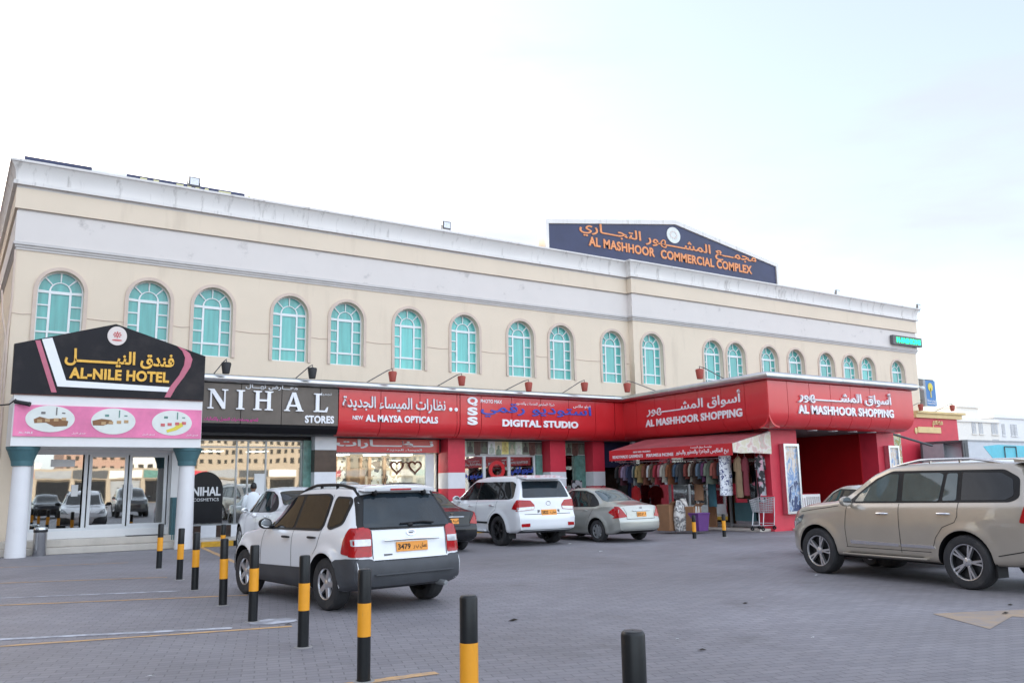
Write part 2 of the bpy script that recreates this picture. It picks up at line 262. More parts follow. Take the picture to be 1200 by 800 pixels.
# ------------------------------------------------------------------ mesh helpers
class B:
    """collects shapes into one mesh"""
    def __init__(s): s.bm = bmesh.new(); s.mi = 0
    def face(s, vs_):
        try: f = s.bm.faces.new(vs_); f.material_index = s.mi; return f
        except ValueError: return None
    def vert(s, *p): return s.bm.verts.new(p)
    def box(s, x0, x1, y0, y1, z0, z1, bev=0):
        v = [s.vert(x, y, z) for z in (z0, z1) for x, y in ((x0, y0), (x1, y0), (x1, y1), (x0, y1))]
        fs = [s.face([v[i] for i in q]) for q in ((3, 2, 1, 0), (4, 5, 6, 7), (0, 1, 5, 4), (1, 2, 6, 5), (2, 3, 7, 6), (3, 0, 4, 7))]
        if bev:
            es = list({e for f in fs for e in f.edges})
            r = bmesh.ops.bevel(s.bm, geom=es, offset=bev, segments=2, affect='EDGES', profile=.5)
            for f in r['faces']: f.material_index = s.mi
        return s
    def hexa(s, pts):
        v = [s.vert(*p) for p in pts]
        for q in ((3, 2, 1, 0), (4, 5, 6, 7), (0, 1, 5, 4), (1, 2, 6, 5), (2, 3, 7, 6), (3, 0, 4, 7)): s.face([v[i] for i in q])
        return s
    def cyl(s, p0, p1, r0, r1=None, n=16, cap=True):
        r1 = r0 if r1 is None else r1
        p0, p1 = V(p0), V(p1); d = (p1-p0).normalized(); a = d.orthogonal().normalized(); b = d.cross(a)
        A = [s.vert(*(p0+(a*math.cos(2*math.pi*i/n)+b*math.sin(2*math.pi*i/n))*r0)) for i in range(n)]
        C = [s.vert(*(p1+(a*math.cos(2*math.pi*i/n)+b*math.sin(2*math.pi*i/n))*r1)) for i in range(n)]
        for i in range(n): s.face([A[i], A[(i+1) % n], C[(i+1) % n], C[i]])
        if cap: s.face(A[::-1]); s.face(C)
        return s
    def tube(s, pts, r, n=8):
        pts = [V(p) for p in pts]; rings = []
        nrm = None
        for i, p in enumerate(pts):
            d = ((pts[min(i+1, len(pts)-1)]-p).normalized()+(p-pts[max(i-1, 0)]).normalized())
            d = d.normalized() if d.length > 1e-6 else V((0, 0, 1))
            nrm = d.orthogonal().normalized() if nrm is None else (nrm-d*nrm.dot(d)).normalized()
            b = d.cross(nrm); rr = r[i] if isinstance(r, (list, tuple)) else r
            rings.append([s.vert(*(p+(nrm*math.cos(2*math.pi*k/n)+b*math.sin(2*math.pi*k/n))*rr)) for k in range(n)])
        for A, C in zip(rings, rings[1:]):
            for i in range(n): s.face([A[i], A[(i+1) % n], C[(i+1) % n], C[i]])
        s.face(rings[0][::-1]); s.face(rings[-1]); return s
    def lathe(s, prof, c=(0, 0, 0), ax='z', n=32, ring=False):
        """prof: (radius, height) pairs"""
        rings = []
        for r, h in prof:
            ring = []
            for k in range(n):
                a = 2*math.pi*k/n; q = (r*math.cos(a), r*math.sin(a), h)
                if ax == 'x': q = (h, r*math.cos(a), r*math.sin(a))
                ring.append(s.vert(c[0]+q[0], c[1]+q[1], c[2]+q[2]))
            rings.append(ring)
        for A, C in zip(rings, rings[1:]):
            for i in range(n): s.face([A[i], A[(i+1) % n], C[(i+1) % n], C[i]])
        if ring:
            for i in range(n): s.face([rings[-1][i], rings[-1][(i+1) % n], rings[0][(i+1) % n], rings[0][i]])
        else: s.face(rings[0][::-1]); s.face(rings[-1])
        return s
    def sweep(s, prof, path, caps=True, closed=True):
        """prof: (outward offset, z); path: (x, y), outward to the right of travel"""
        n = len(path); rings = []
        for i, p in enumerate(path):
            p = V((*p, 0)); ns = []
            for a, b in ((i-1, i), (i, i+1)):
                if 0 <= a and b < n:
                    d = (V((*path[b], 0))-V((*path[a], 0))).normalized(); ns.append(V((d.y, -d.x, 0)))
            m = ns[0] if len(ns) == 1 else (ns[0]+ns[1])/(1+ns[0].dot(ns[1]))
            rings.append([s.vert(*(p+m*o+V((0, 0, z)))) for o, z in prof])
        k = len(prof)
        for A, C in zip(rings, rings[1:]):
            for j in range(k if closed else k-1): s.face([A[j], C[j], C[(j+1) % k], A[(j+1) % k]])
        if caps and closed: s.face(rings[0]); s.face(rings[-1][::-1])
        return s
    def prism(s, pts, O, U, W, depth):
        """polygon pts (u, w) in the frame O, U, W pushed by depth along U x W"""
        O, U, W = V(O), V(U), V(W); N = U.cross(W).normalized()
        A = [s.vert(*(O+U*a+W*b)) for a, b in pts]; C = [s.vert(*(O+U*a+W*b+N*depth)) for a, b in pts]; n = len(pts)
        s.face(A[::-1]); s.face(C)
        for i in range(n): s.face([A[i], A[(i+1) % n], C[(i+1) % n], C[i]])
        return s
    def ball(s, c, rx, ry=None, rz=None, seg=14):
        ry = rx if ry is None else ry; rz = rx if rz is None else rz
        r = bmesh.ops.create_uvsphere(s.bm, u_segments=seg, v_segments=max(6, seg//2), radius=1, matrix=Matrix.Translation(c) @ Matrix.Diagonal((rx, ry, rz, 1)))
        for f in {f for v in r['verts'] for f in v.link_faces}: f.material_index = s.mi
        return s
    def add(s, me, mi=None, mtx=None):
        n0 = len(s.bm.faces); nv = len(s.bm.verts); s.bm.from_mesh(me)
        s.bm.faces.ensure_lookup_table(); s.bm.verts.ensure_lookup_table()
        if mi is not None:
            for f in s.bm.faces[n0:]: f.material_index = mi
        if mtx is not None:
            for v in s.bm.verts[nv:]: v.co = mtx @ v.co
        return s
def origin(o):
    p = V((0, 0, 0))
    while o is not None: p = p+o.location; o = o.parent
    return p
def obj(name, b, m, parent=None, local=False, smooth=None, kind=None):
    bm = b.bm if isinstance(b, B) else b
    me = bpy.data.meshes.new(name)
    if parent is not None and not local:
        off = origin(parent)
        for v in bm.verts: v.co -= off
    bmesh.ops.recalc_face_normals(bm, faces=bm.faces)
    bm.to_mesh(me); bm.free()
    for x in (m if isinstance(m, (list, tuple)) else [m]): me.materials.append(x)
    if smooth:
        for p in me.polygons: p.use_smooth = True
        me.set_sharp_from_angle(angle=R(smooth))
    o = bpy.data.objects.new(name, me); COL.objects.link(o)
    if parent is not None: o.parent = parent
    if kind: o['kind'] = kind
    return o
def tag(o, label, cat, group=None):
    o['label'] = label; o['category'] = cat
    if group: o['group'] = group
    return o
def thing(name, label, cat, loc=(0, 0, 0), rz=0, group=None):
    o = bpy.data.objects.new(name, None); COL.objects.link(o); o.location = loc; o.rotation_euler = (0, 0, rz); o.empty_display_size = .3
    return tag(o, label, cat, group)
def dup(root, loc=None, rz=None, label=None, group=None, parent=None):
    c = root.copy(); COL.objects.link(c)
    if parent is not None: c.parent = parent
    if loc is not None: c.location = loc
    if rz is not None: c.rotation_euler = (0, 0, rz)
    if label: c['label'] = label
    if group: c['group'] = group
    for ch in list(root.children): dup(ch, parent=c)
    return c
def curve_mesh(loops, depth):
    """flat plate with holes: first loop outer, rest holes; lies in XY, thickness centred on z = 0"""
    cu = bpy.data.curves.new('tmp', 'CURVE'); cu.dimensions = '2D'; cu.fill_mode = 'BOTH'; cu.extrude = depth/2
    for lp in loops:
        sp = cu.splines.new('POLY'); sp.points.add(len(lp)-1); sp.use_cyclic_u = True
        for q, p in zip(sp.points, lp): q.co = (p[0], p[1], 0, 1)
    o = bpy.data.objects.new('tmp', cu); COL.objects.link(o)
    dg = bpy.context.evaluated_depsgraph_get(); me = bpy.data.meshes.new_from_object(o.evaluated_get(dg))
    bpy.data.objects.remove(o); bpy.data.curves.remove(cu); return me
def frame_mtx(O, U, W):
    U, W = V(U).normalized(), V(W).normalized(); N = U.cross(W)
    return Matrix.Translation(O) @ Matrix((U, W, N)).transposed().to_4x4()
EAST, UP3 = V((1, 0, 0)), V((0, 0, 1))
def plate(name, loops, depth, O, U, W, m, parent, mtxs=None):
    me = curve_mesh(loops, depth); b = B()
    for mt in (mtxs or [frame_mtx(O, U, W)]): b.add(me, 0, mt)
    bpy.data.meshes.remove(me); return obj(name, b, m, parent)
def arc(cx, cy, r, a0, a1, n=12, ry=None): return [(cx+r*math.cos(R(a0+(a1-a0)*i/n)), cy+(ry or r)*math.sin(R(a0+(a1-a0)*i/n))) for i in range(n+1)]
def oval(cx, cy, rx, ry, n=40): return [(cx+rx*math.cos(2*math.pi*i/n), cy+ry*math.sin(2*math.pi*i/n)) for i in range(n)]

# Arabic: joined letter forms in reading order
AR = dict(zip('اأبتةجحخدرزسشصضطظعفقكلمنهويء', (0xFE8D, 0xFE83, 0xFE8F, 0xFE95, 0xFE93, 0xFE9D, 0xFEA1, 0xFEA5, 0xFEA9, 0xFEAD, 0xFEAF, 0xFEB1, 0xFEB5, 0xFEB9, 0xFEBD, 0xFEC1, 0xFEC5, 0xFEC9, 0xFED1, 0xFED5, 0xFED9, 0xFEDD, 0xFEE1, 0xFEE5, 0xFEE9, 0xFEED, 0xFEF1, 0xFE80)))
NOFWD = set('اأدرزوةء')
def shape(s):
    o = []
    for i, c in enumerate(s):
        if c not in AR: o.append(c); continue
        p = s[i-1] if i else ' '; n = s[i+1] if i+1 < len(s) else ' '
        jp = (p in AR or p == 'ـ') and p not in NOFWD and c != 'ء'
        jn = (n in AR or n == 'ـ') and n != 'ء' and c not in NOFWD
        o.append(chr(AR[c]+((1 if jp else 0) if c in NOFWD else 3 if jp and jn else 1 if jp else 2 if jn else 0)))
    return ''.join(reversed(o))
def text_bm(s, w, h, depth, bold=0.0, spacing=1.0, b=None, mtx=None, mi=0):
    cu = bpy.data.curves.new('tmp', 'FONT'); cu.body = shape(s) if any(c in AR for c in s) else s
    cu.extrude = .04; cu.offset = bold; cu.resolution_u = 4; cu.space_character = spacing
    o = bpy.data.objects.new('tmp', cu); COL.objects.link(o)
    dg = bpy.context.evaluated_depsgraph_get(); me = bpy.data.meshes.new_from_object(o.evaluated_get(dg))
    bpy.data.objects.remove(o); bpy.data.curves.remove(cu)
    n = len(me.vertices); co = np.empty(n*3); me.vertices.foreach_get('co', co); co = co.reshape(-1, 3)
    par = list(range(n))
    def f(x):
        while par[x] != x: par[x] = par[par[x]]; x = par[x]
        return x
    for e in me.edges:
        a, c = f(e.vertices[0]), f(e.vertices[1])
        if a != c: par[a] = c
    lo, hi = co.min(0), co.max(0); sx = w/(hi[0]-lo[0]); sy = (h/(hi[1]-lo[1])) if h else sx
    roots = {}
    for i in range(n):
        k = roots.setdefault(f(i), len(roots))
        z = depth*(1-.06*(k % 3)) if co[i, 2] > 0 else -.002*(k % 3)
        co[i] = ((co[i, 0]-lo[0])*sx, (co[i, 1]-lo[1])*sy, z)
    me.vertices.foreach_set('co', co.ravel()); me.update()
    b = b or B(); b.add(me, mi, mtx); bpy.data.meshes.remove(me); return b
def text(s, m, parent, O, w, h, depth=.02, U=EAST, W=UP3, bold=0.0, spacing=1.0, name='lettering'):
    """O: lower left corner on the face of the sign"""
    return obj(name, text_bm(s, w, h, depth, bold, spacing, mtx=frame_mtx(O, U, W)), m, parent)

# ================================================================== SETTING
g = B(); g.face([g.vert(*p) for p in ((-900, -900, 0), (900, -900, 0), (900, 1600, 0), (-900, 1600, 0))])
obj('ground', g, M['paving'], kind='structure')
def strip(p, q, w, z=.004):
    p, q = V(p), V(q); d = (q-p).normalized(); n = V((-d.y, d.x, 0))*w/2; b = B(); k = 14
    A = [b.vert(*(p+(q-p)*i/k+n*(1+.18*random.uniform(-1, 1)))[:2], z) for i in range(k+1)]; C = [b.vert(*(p+(q-p)*i/k-n*(1+.18*random.uniform(-1, 1)))[:2], z) for i in range(k+1)]
    for i in range(k): b.face([A[i], A[i+1], C[i+1], C[i]])
    return b
def far(p, q, k): p, q = V(p), V(q); return p+(p-q).normalized()*k
def marking(name, m, a, c, w, ext=0): obj(name, strip(far(G(*a), G(*c), ext), G(*c), w), m, kind='structure')
marking('parking_line', M['paintw'], (0, 700.5), (212, 692), .11, 3); marking('parking_line', M['paintw'], (0, 749), (272, 735.5), .13, 3)
marking('parking_line', M['painty'], (0, 709), (290, 697), .09, 3); marking('parking_line', M['painty'], (0, 757), (342, 733.5), .09, 3)
marking('parking_line', M['painty'], (0, 683), (196, 676), .07, 3); marking('parking_line', M['painty'], (20, 664), (150, 659), .06, 2)
marking('parking_line', M['painty'], (229, 638), (284, 662), .12); marking('parking_line', M['painty'], (436, 798), (512, 788), .12, .4)
b = B(); b.face([b.vert(*G(u, v)[:2], .004) for u, v in ((1093, 719), (1160, 737), (1186, 722), (1230, 726), (1230, 713), (1150, 716))]); obj('painted_arrow', b, M['arrow'], kind='structure')
b = B(); b.face([b.vert(*(G(322, 728)[:2][i]+(.33, .22)[i]*(math.cos(a*.5236), math.sin(a*.5236))[i]*random.uniform(.7, 1.2) for i in (0, 1)), .005) for a in range(12)]); obj('paint_patch', b, M['paintw'], kind='structure')
# raised pavement in front of the shops
b = B(); b.box(-2, 6.25, 26.0, 27.0, 0, .17, .015); b.box(-2, 6.2, 26.45, 27.05, .17, .36, .015); b.box(6.25, 22.0, 25.9, 27.4, 0, .20, .02); b.box(21.9, 23.4, 18.95, 27.4, 0, .09, .02); b.box(23.3, 29.6, 18.5, 24, 0, .07, .02)
obj('pavement', b, M['marble'], kind='structure')
b = B(); xs = [6.3+i*.9 for i in range(17)]
for mi in (0, 1):
    b.mi = mi
    for i, x in enumerate(xs):
        if i % 2 == mi: b.box(x, x+.9, 25.80, 25.896, 0, .15, .01)
obj('kerb', b, [M['curby'], M['bolblack']], kind='structure')

# ================================================================== COMMERCIAL BUILDING
YW, YR, XL, XS, XR, YB = 27.2, 26.9, 1.22, 23.95, 44.75, 46.0
bld = thing('commercial_building', 'long cream building with teal arched windows and white bands above the shops', 'building', (23, 30, 0))
WX = [2.41, 4.81, 6.70, 9.20, 11.19, 13.57, 15.88, 18.39, 20.36, 23.05, 25.0, 28.7, 30.2, 32.5, 34.45, 36.8, 38.72, 40.22, 42.9]
def arch(cx, z0, w, h, n=20):
    r = w/2; return [(cx-r, z0), (cx+r, z0)]+arc(cx, z0+h-r, r, 0, 180, n)
wallb = B()
for x0, x1, y in ((XL, XS, YW), (XS, XR, YR)):
    ws = [x for x in WX if x0 < x < x1]
    me = curve_mesh([[(x0, 4.75), (x1, 4.75), (x1, 8.42), (x0, 8.42)]]+[arch(x, 5.73, 1.2, 2.2) for x in ws], .3)
    wallb.add(me, 0, frame_mtx((0, y+.15, 0), EAST, UP3)); bpy.data.meshes.remove(me)
wallb.box(XL, XL+.3, YW+.3, YB, 0, 8.42); wallb.box(XR-.3, XR, YR+.3, YB, 0, 8.42); wallb.box(XL, XR, YB, YB+.3, 0, 8.42)
wallb.box(XL+.002, 1.85, YW+.004, YW+.3, 0, 4.75); wallb.box(29.5, XR-.002, YR+.004, YR+.3, 0, 4.75)
obj('wall', wallb, M['wall'], bld)
rm = B(); rm.box(XL+.31, XR-.31, YW+1.2, YW+1.3, 4.9, 8.4); rm.box(XL+.31, XR-.31, YW+.4, YB-.01, 4.86, 4.9); obj('inner_wall', rm, M['roomd'], bld)
def slab(b, p, z0, z1, dz=0.0):
    b.box(XL-p, XS-.01, YW-p, YB+.3+p, z0, z1-dz); b.box(XS-p, XR+p, YR-p, YB+.29+p, z0+.001, z1-.002-dz)
c = B(); slab(c, .03, 8.42, 8.49); slab(c, .06, 8.49, 8.56); slab(c, .10, 8.56, 8.64); slab(c, .05, 9.54, 9.60); slab(c, .12, 10.20, 10.28); obj('moulding', c, M['greyband'], bld)
c = B(); slab(c, .07, 8.64, 9.54); obj('white_band', c, M['white'], bld)
c = B(); slab(c, .13, 9.60, 10.20); obj('cream_band', c, M['wall'], bld)
c = B(); RIM = [(XL, YB), (XL, YW), (XS, YW), (XS, YR), (XR, YR), (XR, YB)]
cp = [(.20, 10.28), (.22, 10.285), (.22, 10.395), (.20, 10.40)]+[(.165+.135*t**2.4, 10.405+.50*t) for t in np.linspace(0, 1, 12)]+[(.335, 10.915), (.34, 10.93), (.34, 10.98), (.33, 10.985), (-.25, 10.985), (-.25, 10.28)]
c.sweep(cp, RIM); obj('cornice', c, M['crown'], bld, smooth=25)
c = B(); slab(c, -.3, 10.8, 10.9); obj('roof', c, M['concrete'], bld)
# window, built once and copied
def window_loops():
    L_ = [[(-.6, 0), (.6, 0)]+arc(0, 1.6, .6, 0, 180, 28)]
    rows = ((.05, .40), (.445, .80), (.84, 1.18), (1.22, 1.555))
    for z0, z1 in rows:
        for s in (-1, 1):
            a, c_ = sorted((s*.295, s*.562)); L_.append([(a, z0), (c_, z0), (c_, z1), (a, z1)])
    L_.append([(-.25, .05), (.25, .05), (.25, .40), (-.25, .40)]); L_.append([(-.235, .46), (.235, .46), (.235, 1.54), (-.235, 1.54)])
    L_.append(arc(0, 1.625, .245, 0, 180, 16))
    for a0, a1 in ((4, 42.5), (47.5, 87.5), (92.5, 132.5), (137.5, 176)): L_.append(arc(0, 1.60, .562, a0, a1, 10)+arc(0, 1.60, .295, a1, a0, 8))
    return L_
def window(x, y):
    o = (x, y, 5.73)
    me = curve_mesh(window_loops(), .05); b = B(); b.add(me, 0, frame_mtx((x, y+.2, 5.73), EAST, UP3)); bpy.data.meshes.remove(me)
    w = bpy.data.objects.new('tmp', None)
    f = obj('window', b, M['framew'], bld)
    plate('pane', [arch(0, 0, 1.19, 2.19)], .012, (x, y+.215, 5.733), EAST, UP3, M['teal'], f)
    s = .60; outer = [(-.70, -.0), (-.60, 0)]+[(-.60, 1.6)]+arc(0, 1.6, .60, 180, 0, 28)+[(.60, 0), (.70, 0)]+arc(0, 1.6, .70, 0, 180, 28)
    plate('surround', [outer], .04, (x, y-.02+.003, 5.73), EAST, UP3, M['surround'], f)
    return f
w0 = window(WX[0], YW)
for x in WX[1:]:
    o = dup(w0, loc=(x-WX[0], (YR if x > XS else YW)-YW, 0), parent=bld)
# service line and conduits on the wall
b = B(); xs = [XL]+[v for x in WX[:10] for v in (x-.72, x+.72)]+[XS]
for x0, x1 in zip(xs[::2], xs[1::2]): b = B(); b.tube([(x0, YW-.008, 6.60), ((x0+x1)/2, YW-.008, 6.575), (x1, YW-.008, 6.60)], .011, 6); obj('service_line', b, M['surround'], bld)
b = B(); b.tube([(XL-.03, YW-.02, 8.4), (XL-.02, YW-.03, 6.9), (XL-.06, YW-.05, 6.0), (XL-.02, YW-.03, 2.6)], .03, 6)
obj('conduit', b, M['surround'], bld); b = B(); b.tube([(XL-.28, YW-.02, 7.2), (XL-.2, YW-.05, 6.4), (XL-.1, YW-.05, 5.9), (XL-.12, YW-.05, 3.2)], .022, 6)
obj('conduit', b, M['surround'], bld)
# canopy slab, pipe and soffit follow the shop line and the entrance block
PATH = [(6.08, 26.0), (22.45, 26.0), (21.55, 18.0), (29.45, 18.0), (29.45, 27.0)]
b = B(); b.sweep([(.06+.125*math.cos(a), 4.90+.125*math.sin(a)) for a in np.linspace(0, 2*math.pi, 15)[:-1]], PATH)
d = 0
for p, q in zip(PATH, PATH[1:]):
    p, q = V((*p, 0)), V((*q, 0)); u = (q-p).normalized(); n = V((u.y, -u.x, 0)); k = int((q-p).length/1.15)
    for i in range(1, k+1):
        o = p+(q-p)*i/(k+.5)+n*.06+V((0, 0, 4.9)); b.cyl(o-u*.012, o+u*.012, .131, n=14)
obj('canopy_pipe', b, M['silver'], bld, smooth=40)
b = B()
for z0, z1, ins in ((4.765, 4.93, .05), (3.275, 3.31, .42)):
    poly = [(6.09, 26+ins), (22.45+ins, 26+ins), (21.55+ins, 18+ins), (29.45-ins, 18+ins), (29.45-ins, 27.19), (6.09, 27.19)]
    A = [b.vert(x, y, z0) for x, y in poly]; C = [b.vert(x, y, z1) for x, y in poly]; b.face(A[::-1]); b.face(C)
    for i in range(6): b.face([A[i], A[(i+1) % 6], C[(i+1) % 6], C[i]])
obj('canopy', b, M['greyplastic'], bld)

# ------------------------------------------------------------------ fascia panels
def subpath(d0, d1):
    pts, d = [], 0
    for p, q in zip(PATH, PATH[1:]):
        p, q = V((*p, 0)), V((*q, 0)); l_ = (q-p).length
        if d <= d0 < d+l_: pts.append(tuple((p+(q-p)*(d0-d)/l_)[:2]))
        if d0 < d and d < d1: pts.append(tuple(p[:2]))
        if d < d1 <= d+l_: pts.append(tuple((p+(q-p)*(d1-d)/l_)[:2]))
        d += l_
    return pts
_o = [(0, 4.755), (0, 3.76), (-.02, 3.62), (-.065, 3.50), (-.15, 3.38), (-.27, 3.30), (-.42, 3.268)]
CURVED = _o+[(a-.03, z+.03) for a, z in _o[::-1]]
def panels(b, cuts, prof, gap=.02):
    for a, c in zip(cuts, cuts[1:]): b.sweep(prof, subpath(a+gap/2, c-gap/2))
D1 = 22.45-6.08; D2 = D1+math.hypot(.9, 8); D3 = D2+7.9
d_of = lambda x: x-6.08
# dark cosmetics sign
SG = thing('shop_sign', 'bronze fascia sign with big white serif capitals between the hotel sign and the red fascia', 'sign', (8.3, 26, 3.3))
b = B(); panels(b, [0, 1.25, 2.5, 3.75, 4.36], [(0, 4.755), (0, 3.57), (-.05, 3.57), (-.05, 4.755)]); obj('panel', b, M['bronze'], SG)
b = B(); b.sweep([(0, 3.562), (-.02, 3.47), (-.14, 3.30), (-.36, 3.30), (-.36, 3.562)], subpath(0, 4.36)); obj('base_strip', b, M['black'], SG)
def serif(ch):
    if ch == 'N': return [[(0, 0), (.30, 0), (.30, .05), (.20, .08), (.20, .80), (.72, 0), (.86, 0), (.86, .92), (.98, .95), (.98, 1), (.68, 1), (.68, .95), (.79, .92), (.79, .30), (.30, 1), (0, 1), (0, .95), (.12, .92), (.12, .08), (0, .05)]]
    if ch == 'I': return [[(0, 0), (.44, 0), (.44, .05), (.32, .08), (.32, .92), (.44, .95), (.44, 1), (0, 1), (0, .95), (.12, .92), (.12, .08), (0, .05)]]
    if ch == 'H': return [[(0, 0), (.42, 0), (.42, .05), (.30, .08), (.30, .46), (.70, .46), (.70, .08), (.58, .05), (.58, 0), (1, 0), (1, .05), (.88, .08), (.88, .92), (1, .95), (1, 1), (.58, 1), (.58, .95), (.70, .92), (.70, .56), (.30, .56), (.30, .92), (.42, .95), (.42, 1), (0, 1), (0, .95), (.12, .92), (.12, .08), (0, .05)]]
    if ch == 'A': return [[(0, 0), (.32, 0), (.30, .05), (.22, .07), (.28, .24), (.66, .24), (.73, .07), (.62, .05), (.62, 0), (1.02, 0), (1.02, .05), (.94, .08), (.60, 1), (.42, 1), (.09, .08), (0, .05)], [(.32, .34), (.62, .34), (.47, .78)]]
    return [[(0, 0), (.78, 0), (.84, .28), (.78, .28), (.66, .09), (.32, .09), (.32, .92), (.44, .95), (.44, 1), (0, 1), (0, .95), (.12, .92), (.12, .08), (0, .05)]]
b = B()
for ch, x0, x1 in (('N', 6.33, 6.92), ('I', 7.17, 7.42), ('H', 7.68, 8.29), ('A', 8.64, 9.26), ('L', 9.59, 10.07)):
    lp = serif(ch); wd = max(p[0] for p in lp[0]); k = (x1-x0)/wd
    me = curve_mesh([[(a*k, z*.585) for a, z in q] for q in lp], .06); b.add(me, 0, frame_mtx((x0, 26-.045, 3.99), EAST, UP3)); bpy.data.meshes.remove(me)
obj('lettering', b, M['letw'], SG)
text('STORES', M['letw'], SG, (9.33, 26, 3.64), .96, .24, .03, bold=.04, spacing=1.06)
text('معـــارض نهـــال', M['lets'], SG, (7.45, 26, 4.62), 1.62, .17, .025, bold=.015)
text('تجميل', M['lets'], SG, (9.78, 26, 4.52), .42, .10, .01)
text('للعطور ومستحضرات التجميل والكماليات', M['letpink'], SG, (6.26, 26, 3.62), 1.6, .13, .01, bold=.02)
# optician sign
SG = thing('shop_sign', 'red optician fascia with white Arabic letters above AL MAYSA OPTICALS', 'sign', (12.7, 26, 3.3))
b = B(); panels(b, [4.37, 5.85, 7.3, 8.75, 8.87], CURVED); obj('panel', b, M['red'], SG, smooth=30)
text('نظارات الميساء الجديدة', M['lets'], SG, (10.57, 26, 4.07), 3.78, .50, .05, bold=.016)
text('NEW', M['letw'], SG, (10.93, 26, 3.79), .36, .13, .02, bold=.02); text('AL MAYSA OPTICALS', M['letw'], SG, (11.38, 26, 3.735), 2.68, .23, .03, bold=.036, spacing=1.05)
b = B(); [b.cyl((x, 25.998, 4.24), (x, 25.96, 4.24), .065) for x in (14.56, 14.78)]; obj('dot', b, M['letw'], SG)
# photo studio sign
SG = thing('shop_sign', 'red photo studio fascia with blue Arabic letters and DIGITAL STUDIO in white', 'sign', (18.4, 26, 3.3))
b = B(); panels(b, [8.88, 9.75, 11.05, 12.35, 13.65, 14.95, D1-.45], CURVED); obj('panel', b, M['red'], SG, smooth=30)
for ch, z in (('Q', 4.40), ('S', 4.06), ('S', 3.72)): text(ch, M['letw'], SG, (15.24, 26, z), .42, .29 if ch == 'S' else .31, .03, bold=.05)
text('PHOTO MAX', M['letw'], SG, (15.80, 26, 4.52), .90, .13, .012, bold=.02)
text('استوديو رقمي', M['letblue'], SG, (15.80, 26, 4.02), 5.0, .52, .03, bold=.014); 
text('شركة المشهور للعدسات والتصوير', M['letw'], SG, (17.3, 26, 4.49), 1.75, .13, .01); text('فوتو ماكس', M['letw'], SG, (19.95, 26, 4.47), .85, .15, .01)
text('DIGITAL STUDIO', M['letw'], SG, (16.70, 26, 3.70), 3.45, .26, .03, bold=.05, spacing=1.06)
# supermarket side fascia and front fascia
SU = V((-.9, -8, 0)).normalized(); SP = lambda t: V((22.45, 26, 0))+SU*t
SG = thing('shop_sign', 'red side fascia with AL MASHHOOR SHOPPING, above the clothes awning', 'sign', (22, 22, 3.3))
b = B(); panels(b, [D1-.44, D1+.9, D1+2.1, D1+3.35, D1+4.6, D1+5.85, D1+7.0, D2-.006], CURVED); obj('panel', b, M['red'], SG, smooth=30)
def spos(u, v):
    d_ = ray(u, v); n = V((SU.y, -SU.x, 0)); k = (V((22.45, 26, 0))-EYE).dot(n)/d_.dot(n); p = EYE+d_*k; return (p-V((22.45, 26, 0))).dot(SU), p.z
ta, za = spos(757, 497); tb, zb_ = spos(870, 484)
text('AL MASHHOOR SHOPPING', M['letw'], SG, SP(ta)+UP3*3.70, tb-ta, .27, .02, U=SU, bold=.035, spacing=1.06)
ta, za = spos(758, 483); tb, _ = spos(869, 470)
text('أسواق المشــــــهور', M['letw'], SG, SP(ta)+UP3*4.08, tb-ta, .52, .02, U=SU, bold=.012)
SG = thing('shop_sign', 'red front fascia with raised AL MASHHOOR SHOPPING over the trolley entrance', 'sign', (25.4, 18, 3.3))
b = B(); panels(b, [D2+.006, D2+.95, D2+2.05, D2+3.15, D2+4.25, D2+5.35, D2+6.45, D3+.5, D3+2.5, D3+5, D3+8.9], CURVED); obj('panel', b, M['red'], SG, smooth=30)
text('AL MASHHOOR SHOPPING', M['letw'], SG, (22.95, 18, 3.74), 5.2, .29, .05, bold=.035, spacing=1.06)
text('أسواق المشــــــــهور', M['letw'], SG, (22.97, 18, 4.10), 5.1, .50, .07, bold=.012)

# ------------------------------------------------------------------ shopfronts
def room(b, x0, x1, y0, y1, z0, z1):
    b.box(x0, x1, y1, y1+.05, z0, z1); b.box(x0-.05, x0, y0, y1, z0, z1); b.box(x1, x1+.05, y0, y1, z0, z1); b.box(x0-.05, x1+.05, y0, y1+.05, z0-.05, z0); b.box(x0-.05, x1+.05, y0, y1+.05, z1, z1+.05)
def panelight(parent, spots, y, z=3.07):
    for x, yy in spots:
        b = B(); b.box(x-.3, x+.3, yy-.3, yy+.3, z-.03, z-.005); obj('ceiling_light', b, M['lamp'], parent)
def grid_frame(b, x0, x1, z0, z1, xs, zs, y, t=.03, d=.04):
    for x in [x0]+xs+[x1]: b.box(x-t, x+t, y-d, y+d, z0, z1)
    for z in [z0]+zs+[z1]: b.box(x0-t, x1+t, y-d+.003, y+d-.003, z-t, z+t)
